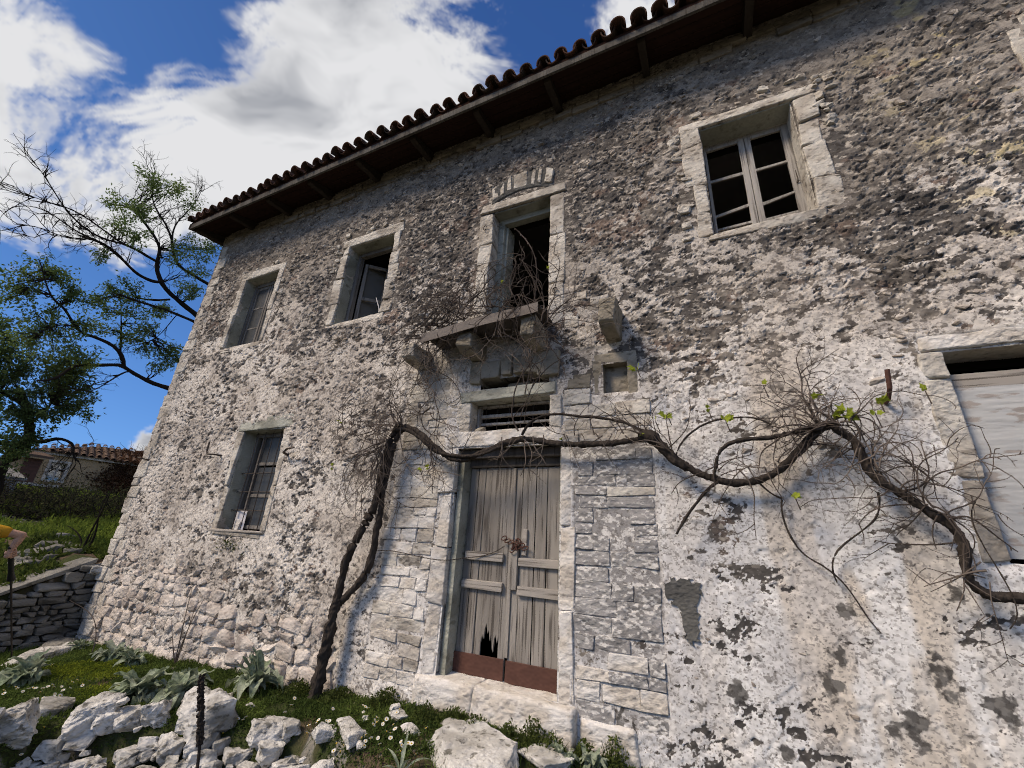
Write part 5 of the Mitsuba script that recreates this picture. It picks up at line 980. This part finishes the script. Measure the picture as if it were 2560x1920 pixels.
CLUMP_A = [(-12.14,-0.64,9.78,0.3), (-12.06,-0.34,9.83,0.3), (-12.18,-0.77,9.81,0.2), (-11.98,-0.1,9.87,0.2), (-11.88,0.19,9.63,0.2), (-12.26,-1.08,8.76,0.2), (-12.19,-0.82,8.64,0.26),
(-12.16,-0.69,8.89,0.2), (-12.16,-0.71,8.16,0.3), (-12.21,-0.88,8.17,0.2), (-12.09,-0.44,8.02,0.23), (-12.1,-0.5,8.84,0.2), (-11.85,0.29,8.04,0.23), (-11.77,0.49,8.46,0.3), (-11.67,0.75,8.43,0.3),
(-11.63,0.85,8.69,0.2), (-11.72,0.63,7.3,0.2), (-11.66,0.77,7.85,0.2), (-11.63,0.84,7.22,0.16), (-12.21,-0.9,7.27,0.13), (-12.12,-0.57,6.58,0.16), (-12.07,-0.37,6.61,0.3), (-12.02,-0.23,6.78,0.2),
(-12.12,-0.57,6.06,0.3), (-12.04,-0.3,6.19,0.33), (-11.97,-0.08,6.35,0.3), (-11.59,-0.87,6.0,0.2), (-11.91,0.13,5.99,0.23), (-11.85,0.29,5.9,0.16), (-11.57,-0.81,5.47,0.2), (-12.09,-0.44,5.61,0.23),
(-11.88,0.2,5.54,0.26), (-11.78,0.48,5.49,0.2), (-11.95,0.01,5.65,0.2), (-11.83,0.33,6.34,0.16), (-11.8,0.41,6.59,0.16), (-11.78,-1.7,6.26,0.23), (-11.74,-1.53,6.29,0.2), (-11.71,-1.36,6.25,0.2),
(-11.79,-1.74,5.94,0.26), (-11.82,-1.95,5.82,0.3), (-11.82,-1.91,5.56,0.3), (-11.78,-1.73,5.59,0.23), (-11.72,-1.4,5.39,0.26), (-11.72,-1.42,5.13,0.23), (-11.67,-1.21,5.13,0.3),
(-11.62,-0.99,5.1,0.26), (-11.64,-1.09,4.88,0.3), (-11.69,-1.3,4.79,0.23), (-11.74,-1.52,4.72,0.2), (-11.67,-1.19,5.83,0.2), (-11.66,-1.16,6.03,0.13), (-11.62,0.86,5.4,0.2), (-11.66,0.77,5.2,0.2),
(-11.58,0.97,5.4,0.13), (-11.64,0.83,5.63,0.13), (-11.48,-0.51,4.77,0.2), (-11.55,-0.75,4.82,0.16)]
CLUMP_B = [(-12.71,-1.26,4.44,0.42), (-12.65,-1.02,4.47,0.42), (-12.58,-0.73,4.4,0.38), (-12.55,-0.6,4.7,0.3), (-12.48,-0.37,4.35,0.34), (-12.54,-0.57,4.1,0.42), (-12.62,-0.87,4.01,0.49),
(-12.68,-1.12,3.99,0.46), (-12.65,-1.0,3.63,0.46), (-12.58,-0.72,3.65,0.42), (-12.51,-0.46,3.73,0.34), (-12.44,-0.22,4.0,0.27), (-12.42,-0.15,4.31,0.23), (-12.39,-0.06,3.84,0.23),
(-12.78,-1.61,5.27,0.23), (-12.76,-1.51,4.96,0.27), (-12.54,-0.58,4.86,0.23), (-12.46,-0.3,4.74,0.23), (-12.62,-0.89,3.15,0.42), (-12.62,-0.88,3.49,0.34), (-12.6,-0.81,2.83,0.34),
(-12.57,-0.69,2.76,0.3), (-12.54,-0.58,2.94,0.19), (-12.74,-1.41,4.66,0.3)]

# ------------------------------------------------------------------ trees left of the house
def limb_tube(p, r0, r1, seed): 
    c = spline(np.array(p), .12); return tube(c, np.linspace(r0, r1, len(c)) * (.9 + .2 * R(seed).random(len(c))), 7, seed, .1), c
def tree(kname, label, limbs, clumps, radii, leaf_m, nleaf, seed, bare=(), lsize=(.05, .09)):
    rg = R(seed); K = thing(kname, label, 'tree'); curves = {}; pts = []
    for k, p in limbs.items():
        m, c = limb_tube(p, *[.68 * r for r in radii.get(k, (.035, .012))], seed); curves[k] = c; pts.append(c)
        add('trunk' if k[1:] in ('0', '1') and k == 'B1' else 'trunk' if k.endswith('0') else 'limb', m, 'tree_bark', K, smooth=True)
    P = np.vstack(pts); mb = MB(); LP, LD = [], []
    def twig(p, d, L, r, depth):
        n = max(3, int(L / .07)); q = [p]; d = nz(d)
        for i in range(n):
            d = nz(d + rg.normal(size=3) * .22 + [0, 0, .03]); q.append(q[-1] + d * L / n)
            if depth and rg.random() < .45: twig(q[-1], d + rg.normal(size=3) * .8, L * (.35 + .3 * rg.random()), r * .6, depth - 1)
        mb.add(tube(np.array(q), np.linspace(r, r * .4, len(q)), 4)); return q
    for c in clumps:
        c = np.array(c); ctr, rad = c[:3], c[3]; j = np.argmin(np.linalg.norm(P - ctr, axis=1)); src = P[j]
        for _ in range(5):
            tgt = ctr + rg.normal(size=3) * rad * .55; v = tgt - src; L = np.linalg.norm(v) + .08
            n = max(4, int(L / .08)); q = [src]
            for i in range(n): q.append(q[-1] + (tgt - q[-1]) / (n - i) + rg.normal(size=3) * .022)
            mb.add(tube(np.array(q), np.linspace(.011, .004, len(q)), 4))
            e = twig(q[-1], v + rg.normal(size=3) * L, rad * .9, .004, 1)
            for s in q[len(q) // 2:] + e:
                if np.linalg.norm(s - ctr) < rad * 1.7:
                    for _ in range(nleaf): LP.append(s + rg.normal(size=3) * .05); LD.append(rg.normal(size=3) + [0, 0, -.5])
        for _ in range(nleaf * 9): LP.append(ctr + rg.normal(size=3) * rad * .5); LD.append(rg.normal(size=3) + [0, 0, -.5])
    for k, n in bare:
        c = curves[k]; i0 = len(c) // 4
        for _ in range(n):
            j = rg.integers(i0, len(c) - 1); d = nz(c[j + 1] - c[j]); twig(c[j], d + rg.normal(size=3) * .4, .25 + .55 * rg.random(), .010, 2)
        twig(c[-1], nz(c[-1] - c[-2]), .3, .009, 2)
    add('twigs', mb.get(), 'tree_bark', K, kind='stuff')
    LP, LD = np.array(LP), np.array(LD); n = len(LP)
    add('crown', scatter(*LEAF2, LP, frames(LD, rg.random(n) * 6.28), lsize[0] + (lsize[1] - lsize[0]) * rg.random(n)), leaf_m, K, kind='stuff')
    return K
LIMB_A['A0'] = [(-11.3, 2.6, 1.0), (-11.35, 2.4, 3.0), (-11.5, 2.1, 4.6), (-11.6, 1.8, 6.0), (-11.83, 1.39, 6.65)]
LIMB_A['A00'] = [(-11.35, 2.4, 3.0), (-11.6, 1.9, 4.3), (-11.81, 1.44, 4.66)]; LIMB_A['A000'] = [(-11.6, 1.8, 6.0), (-12.0, 1.8, 7.4), (-12.35, 1.69, 7.96)]; LIMB_A['A02'] = [(-11.6, 1.8, 6.0), (-11.7, 1.6, 6.4), (-11.81, 1.43, 6.52)]
RA = {'A0': (.24, .13), 'A00': (.12, .085), 'A000': (.1, .07), 'A02': (.08, .06), 'A1': (.105, .025), 'A1b': (.06, .008), 'A1c': (.05, .008), 'A1e': (.03, .006), 'A1f': (.03, .006), 'A2': (.075, .012), 'A2b': (.035, .008), 'A3': (.055, .035), 'A3b': (.04, .025), 'A3c': (.018, .008), 'A4': (.085, .03), 'A4b': (.065, .012), 'A4c': (.035, .01), 'A4d': (.03, .008), 'A4e': (.012, .005), 'A4f': (.015, .005)}
tree('almond_tree', 'half-bare tree with dark limbs reaching out from behind the left house corner', LIMB_A, CLUMP_A, RA, 'tree_leaf', 5, 81, bare=(('A1', 18), ('A1b', 20), ('A1c', 12), ('A1e', 16), ('A1f', 16), ('A2', 20), ('A2b', 16), ('A3c', 5), ('A4d', 6)))
RB = {'B1': (.2, .10), 'B2': (.07, .02), 'B3': (.05, .02), 'B4': (.06, .03), 'B5': (.06, .03)}
tree('evergreen_tree', 'dense dark green tree with a leaning trunk at the left frame edge', LIMB_B, CLUMP_B, RB, 'dark_leaf', 8, 82, bare=(('B2', 6),), lsize=(.05, .10))

# ------------------------------------------------------------------ thicket, sapling, buildings up the slope
K = thing('bramble_thicket', 'dark tangled bramble thicket at the top of the grassy slope', 'thicket'); rg = R(83); mb = MB(); LP = []
for _ in range(620):
    x, y = -17.5 - 4 * rg.random(), .2 + 7.3 * rg.random(); z = float(height(x, y)) - .1; d = nz(np.array([rg.normal() * .5, rg.normal() * .7, 1.0])); q = [np.array([x, y, z])]
    for i in range(9): d = nz(d + rg.normal(size=3) * .28 - [0, 0, .09]); q.append(q[-1] + d * (.09 + .10 * rg.random()))
    mb.add(tube(np.array(q), np.linspace(.016, .005, len(q)), 4)); LP += [q[k] + rg.normal(size=3) * .12 for k in range(1, 10) for _ in range(2)]
add('stems', mb.get(), 'tree_bark', K, kind='stuff'); LP = np.array(LP); n = len(LP)
add('leaves', scatter(*LEAF2, LP, frames(rg.normal(size=(n, 3)), rg.random(n) * 6), .06 + .07 * rg.random(n)), 'brush_leaf', K, kind='stuff')
K = thing('sapling', 'thin bare sapling with forked stems behind the dry-stone wall', 'sapling')
for p in ([(-10.61, .25, .95), (-10.69, .25, 1.26), (-10.49, .21, 1.64), (-10.29, .16, 2.02), (-10.2, .15, 2.3)], [(-10.70, .28, .95), (-10.57, .28, 1.45), (-10.58, .24, 1.7), (-10.5, .22, 2.1)], [(-10.79, .26, .95), (-10.85, .22, 1.27), (-11.09, .04, 1.49)], [(-10.8, .3, 1.0), (-10.72, .3, 1.2), (-10.74, .32, 1.42)]):
    c = spline(np.array(p), .06); add('stem', tube(c, np.linspace(.022, .006, len(c)), 5), 'tree_bark', K, smooth=True)

FH = thing('far_house', 'ochre house with tiled roof far up the slope, half under brown creeper', 'house')
A, B = np.array([-26.95, 3.65]), np.array([-25.1, 9.8]); e = (B - A) / np.linalg.norm(B - A); nrm = np.array([e[1], -e[0]]); LEN = np.linalg.norm(B - A)
def fh(s, d, z): return np.array([A[0] + e[0] * s - nrm[0] * d, A[1] + e[1] * s - nrm[1] * d, z])
def fbox(s0, s1, d0, d1, z0, z1): 
    v = np.array([fh(s, d, z) for z in (z0, z1) for s, d in ((s0, d0), (s1, d0), (s1, d1), (s0, d1))]); return v, np.array([[0, 1, 5, 4], [1, 2, 6, 5], [2, 3, 7, 6], [3, 0, 4, 7], [4, 5, 6, 7], [0, 3, 2, 1]])
mb = MB(); ws, wz0, wz1, wl = .72, 3.18, 3.95, .52
for b in ((0, ws, 0, .4, 1.0, 4.35), (ws + wl, LEN, 0, .4, 1.0, 4.35), (ws, ws + wl, 0, .4, 1.0, wz0), (ws, ws + wl, 0, .4, wz1, 4.35), (0, .4, .4, 5, 1.0, 4.35), (LEN - .4, LEN, .4, 5, 1.0, 4.35), (.4, LEN - .4, 4.6, 5, 1, 4.35)): mb.add(fbox(*b))
add('wall', mb.get(), 'ochre_plaster', FH); add('eave_band', fbox(-.12, LEN + .1, -.14, 0, 4.25, 4.36), 'limestone', FH)
Wn = FH + '__window'; mb = MB()
for b in ((ws - .1, ws, -.04, .1, wz0 - .08, wz1 + .1), (ws + wl, ws + wl + .1, -.04, .1, wz0 - .08, wz1 + .1), (ws, ws + wl, -.04, .1, wz1, wz1 + .1), (ws, ws + wl, -.06, .1, wz0 - .08, wz0)): mb.add(fbox(*b))
add('surround', mb.get(), 'limestone', Wn); mb = MB()
for b in ((ws, ws + .04, .08, .12, wz0, wz1), (ws + wl - .04, ws + wl, .08, .12, wz0, wz1), (ws + wl / 2 - .03, ws + wl / 2 + .03, .08, .12, wz0, wz1), (ws + .04, ws + wl / 2 - .03, .085, .115, wz1 - .28, wz1 - .24), (ws + wl / 2 + .03, ws + wl - .04, .085, .115, wz1 - .28, wz1 - .24), (ws + .04, ws + wl - .04, .08, .12, wz1 - .04, wz1)): mb.add(fbox(*b))
add('frame', mb.get(), 'frame_wood', Wn); add('pane', fbox(ws + .04, ws + wl - .04, .1, .103, wz0, wz1), 'glass', Wn); add('room', fbox(ws - .3, ws + wl + .3, .6, .65, wz0 - .3, wz1 + .3), 'interior_dark', Wn)
r = np.array([fh(-.2, -.25, 4.36), fh(LEN + .2, -.25, 4.36), fh(LEN + .2, 5.2, 4.36), fh(-.2, 5.2, 4.36), fh(2.3, 2.4, 5.22), fh(LEN - 2, 2.4, 5.22)])
add('roof', (r, np.array([[0, 1, 5], [0, 5, 4], [1, 2, 5], [2, 3, 4], [2, 4, 5], [3, 0, 4], [0, 3, 2], [0, 2, 1]])), 'old_roof', FH)
rg = R(84); mb = MB(); nrow = 9
for i in range(nrow):
    t = i / nrow
    for s in np.arange(-.2 + 2.3 * t, LEN + .2 - 2.2 * t, .26):
        v, f = tile(.10, .085, .34, True, n=5); y = v[:, 1].copy(); zz = v[:, 2] + y * .33; v = np.array([fh(s + a, -.25 + 2.6 * t + b, 4.38 + .86 * t + c) for a, b, c in zip(v[:, 0], y, zz + .03 * rg.normal())]); mb.add((v, f))
add('roof_tile', mb.get(), 'old_roof', FH, kind='stuff')
K = thing('brown_creeper', 'dry brown creeper covering the right half of the far house', 'creeper'); n = 16000; s = 1.5 + (LEN - 1.3) * rg.random(n); z = 1.6 + 3.6 * rg.random(n); ok = rg.random(n) < sstep(2.2, 3.5, s + .8 * (meshkit.noise(np.stack([z * 2, z * 0, z * 0], -1), 4) - .5)); s, z = s[ok], z[ok]
dep = np.where(z > 4.36, (z - 4.36) / .86 * 2.5 - .3, -.03) - .16 * rg.random(len(s)); Pn = np.array([fh(a, b, c) for a, b, c in zip(s, dep, z)])
add('leaves', scatter(*LEAF2, Pn, frames(rg.normal(size=(len(s), 3)), rg.random(len(s)) * 6), .10 + .10 * rg.random(len(s))), 'creeper_leaf', K, kind='stuff')
mb = MB()
for _ in range(70):
    s0 = 3.2 + 2.6 * rg.random(); q = [fh(s0, 1.3, 4.9)]; d = np.array([rg.normal() * .3, rg.normal() * .5, 1.0])
    for i in range(6): d = nz(d + rg.normal(size=3) * .3); q.append(q[-1] + d * .13)
    mb.add(tube(np.array(q), np.linspace(.012, .005, 7), 4))
add('stems', mb.get(), 'creeper_leaf', K, kind='stuff')
SH = thing('red_shed', 'small lean-to with a dark red door beside the far house', 'shed')
mb = MB(); P0 = np.array([-25.1, 2.75]); q = lambda y0, y1, z0, z1, x0=-25.6, x1=-25.0: slab(x0, x1, y0, y1, z0, z1)
add('wall', q(2.5, 3.55, 1.5, 3.85), 'ochre_plaster', SH); add('door', slab(-24.998, -24.95, 3.0, 3.5, 2.9, 3.82), 'rust_plate', SH); v = np.array(slab(-25.7, -24.6, 2.4, 3.7, 3.86, 3.96).vertices); v[:, 2] += (-24.6 - v[:, 0]) * .2; add('roof', (v, slab(0, 1, 0, 1, 0, 1).faces), 'old_roof', SH); add('sill_slab', slab(-24.99, -24.6, 2.6, 4.2, 2.78, 2.88), 'limestone', SH)
OB = thing('outbuilding', 'low grey rendered outbuilding at the left frame edge behind bare branches', 'building'); add('wall', slab(-22.4, -21.15, -1.8, 2.0, 1.2, 2.72), 'grey_render', OB); v = np.array(slab(-22.6, -21.0, -2.0, 2.15, 2.73, 2.81).vertices); v[:, 2] += (-21.0 - v[:, 0]) * .25; add('roof', (v, slab(0, 1, 0, 1, 0, 1).faces), 'drystone', OB)

# ------------------------------------------------------------------ the person at the left edge
PE = thing('person', 'person in a yellow short-sleeved top reaching one bare arm into view at the left edge', 'person')
def hull_chain(joints, bones, ref=.03, smooth=6):
    parts = []
    for a, b in bones:
        pa, ra = joints[a]; pb, rb = joints[b]
        S = [m3.Manifold.sphere(r, 20).translate(list(map(float, p))) for p, r in ((pa, ra), (pb, rb))]; parts.append(m3.Manifold.batch_hull(S))
    m = m3.Manifold.batch_boolean(parts, m3.OpType.Add).refine_to_length(ref).to_mesh()
    t = trimesh.Trimesh(m.vert_properties[:, :3], m.tri_verts, process=True); trimesh.smoothing.filter_taubin(t, iterations=smooth); return t
f2 = np.array([-.78, .62, 0]); r2 = np.array([.62, .78, 0]); O = np.array([-8.16, -2.14, float(height(-8.16, -2.14))])
def bp(r, f, z): return O + r2 * r + f2 * f + [0, 0, z]
SH_R = np.array([-7.96, -1.90, 1.46]); EL = np.array([-7.82, -1.535, 1.385]); WR = np.array([-7.835, -1.572, 1.205]); HD = np.array([-7.835, -1.575, 1.15])
J = {'pel': (bp(0, 0, .93), .13), 'wst': (bp(0, 0, 1.1), .115), 'che': (bp(0, .01, 1.36), .125), 'nk': (bp(0, .0, 1.56), .055), 'nk2': (bp(0, .02, 1.62), .052), 'hd': (bp(0, .04, 1.74), .095), 'chin': (bp(0, .09, 1.66), .05), 'sl': (bp(-.17, 0, 1.47), .06), 'sr': (SH_R, .06), 'er': (EL, .042), 'mr': (EL * .6 + WR * .4, .042), 'wr': (WR, .027), 'palm': (HD, .032),
     'el': (bp(-.24, .02, 1.2), .042), 'wl': (bp(-.25, .1, .96), .028), 'hl': (bp(-.25, .12, .88), .035), 'hr': (bp(.09, 0, .9), .09), 'hl2': (bp(-.09, 0, .9), .09), 'kr': (bp(.1, .03, .5), .06), 'kl': (bp(-.1, .0, .5), .06), 'ar': (bp(.1, .0, .09), .045), 'al': (bp(-.1, -.03, .09), .045)}
body = hull_chain(J, [('pel', 'wst'), ('wst', 'che'), ('che', 'nk'), ('nk', 'nk2'), ('nk2', 'hd'), ('hd', 'chin'), ('che', 'sl'), ('che', 'sr'), ('sr', 'er'), ('er', 'mr'), ('mr', 'wr'), ('wr', 'palm'), ('sl', 'el'), ('el', 'wl'), ('wl', 'hl'), ('pel', 'hr'), ('pel', 'hl2'), ('hr', 'kr'), ('hl2', 'kl'), ('kr', 'ar'), ('kl', 'al')], .02)
tipd = nz(np.array([-8.62, -.86, -.15]) - (HD + np.array([.0, .03, .02]))); side = nz(np.cross(tipd, [0, 0, 1.0])); fw_ = np.cross(side, tipd); POLE = HD + side * .0 + fw_ * .05
parts = MB(); parts.add(body)
for k, (off, L) in enumerate(((-.035, .085), (-.012, .095), (.012, .09), (.034, .072))):
    base = HD + tipd * off + side * .022 + fw_ * .01; mid1 = POLE + tipd * (off + .004) + side * .048; mid2 = POLE + tipd * (off + .008) + fw_ * .05 + side * .012; end = POLE + tipd * (off + .01) - side * .035 + fw_ * .034
    ch = hull_chain({0: (base, .0105), 1: (mid1, .0095), 2: (mid2, .009), 3: (end, .0078)}, [(0, 1), (1, 2), (2, 3)], .006, 3); parts.add(ch)
th = hull_chain({0: (HD - side * .02 - tipd * .03, .013), 1: (POLE - side * .045 - tipd * .01, .011), 2: (POLE - side * .04 + fw_ * .03 + tipd * .035, .0095)}, [(0, 1), (1, 2)], .006, 3); parts.add(th)
nose = hull_chain({0: (bp(0, .135, 1.755), .012), 1: (bp(0, .155, 1.72), .016)}, [(0, 1)], .01, 2); parts.add(nose)
for s in (-1, 1): parts.add(hull_chain({0: (bp(.095 * s, .03, 1.76), .018), 1: (bp(.095 * s, .02, 1.72), .012)}, [(0, 1)], .01, 2))
add('body', parts.get(), 'skin', PE, smooth=True)
slv = SH_R + (EL - SH_R) * .62
JS = {'pel': (bp(0, 0, .93), .15), 'wst': (bp(0, 0, 1.1), .138), 'che': (bp(0, .01, 1.36), .145), 'sl': (bp(-.17, 0, 1.47), .075), 'sr': (SH_R, .075), 'er': (slv, .068), 'el': (bp(-.21, .01, 1.28), .066), 'nk': (bp(0, 0, 1.51), .075)}
add('shirt', hull_chain(JS, [('pel', 'wst'), ('wst', 'che'), ('che', 'sl'), ('che', 'sr'), ('sr', 'er'), ('sl', 'el'), ('che', 'nk')], .03, 5), 'yellow_shirt', PE, smooth=True)
JT = {'p': (bp(0, 0, .93), .142), 'hr': (bp(.09, 0, .88), .105), 'hl': (bp(-.09, 0, .88), .105), 'kr': (bp(.1, .03, .5), .078), 'kl': (bp(-.1, 0, .5), .078), 'ar': (bp(.1, 0, .12), .068), 'al': (bp(-.1, -.03, .12), .068)}
add('trousers', hull_chain(JT, [('p', 'hr'), ('p', 'hl'), ('hr', 'kr'), ('hl', 'kl'), ('kr', 'ar'), ('kl', 'al')], .03, 5), 'dark_cloth', PE, smooth=True)
add('hair', hull_chain({0: (bp(0, .01, 1.79), .105), 1: (bp(0, -.03, 1.72), .095)}, [(0, 1)], .02, 4), 'hair', PE, smooth=True)
for s in (-1, 1): add('shoe', hull_chain({0: (bp(.1 * s, -.05, .05), .05), 1: (bp(.1 * s, .14, .04), .042)}, [(0, 1)], .02, 3), 'black_grip', PE, smooth=True); add('eye', trimesh.creation.icosphere(2, .013).apply_translation(bp(.034 * s, .122, 1.755)), 'paper', PE, smooth=True)
add('mouth', hull_chain({0: (bp(-.022, .135, 1.672), .006), 1: (bp(.022, .135, 1.672), .006)}, [(0, 1)], .01, 1), 'rust_plate', PE, smooth=True)
ST = thing('walking_pole', 'dark walking pole with a thick black grip held in the hand at the left edge', 'walking pole')
add('grip', tube(np.array([POLE - tipd * .09, POLE - tipd * .08, POLE + tipd * .30, POLE + tipd * .40, POLE + tipd * .41]), [.018, .026, .026, .04, .02], 12), 'black_grip', ST, smooth=40)
E_ = np.array([-8.62, -.86, -.17]); add('shaft', tube(np.array([POLE + tipd * .41, E_]), [.011, .008], 8), 'iron', ST, smooth=40)
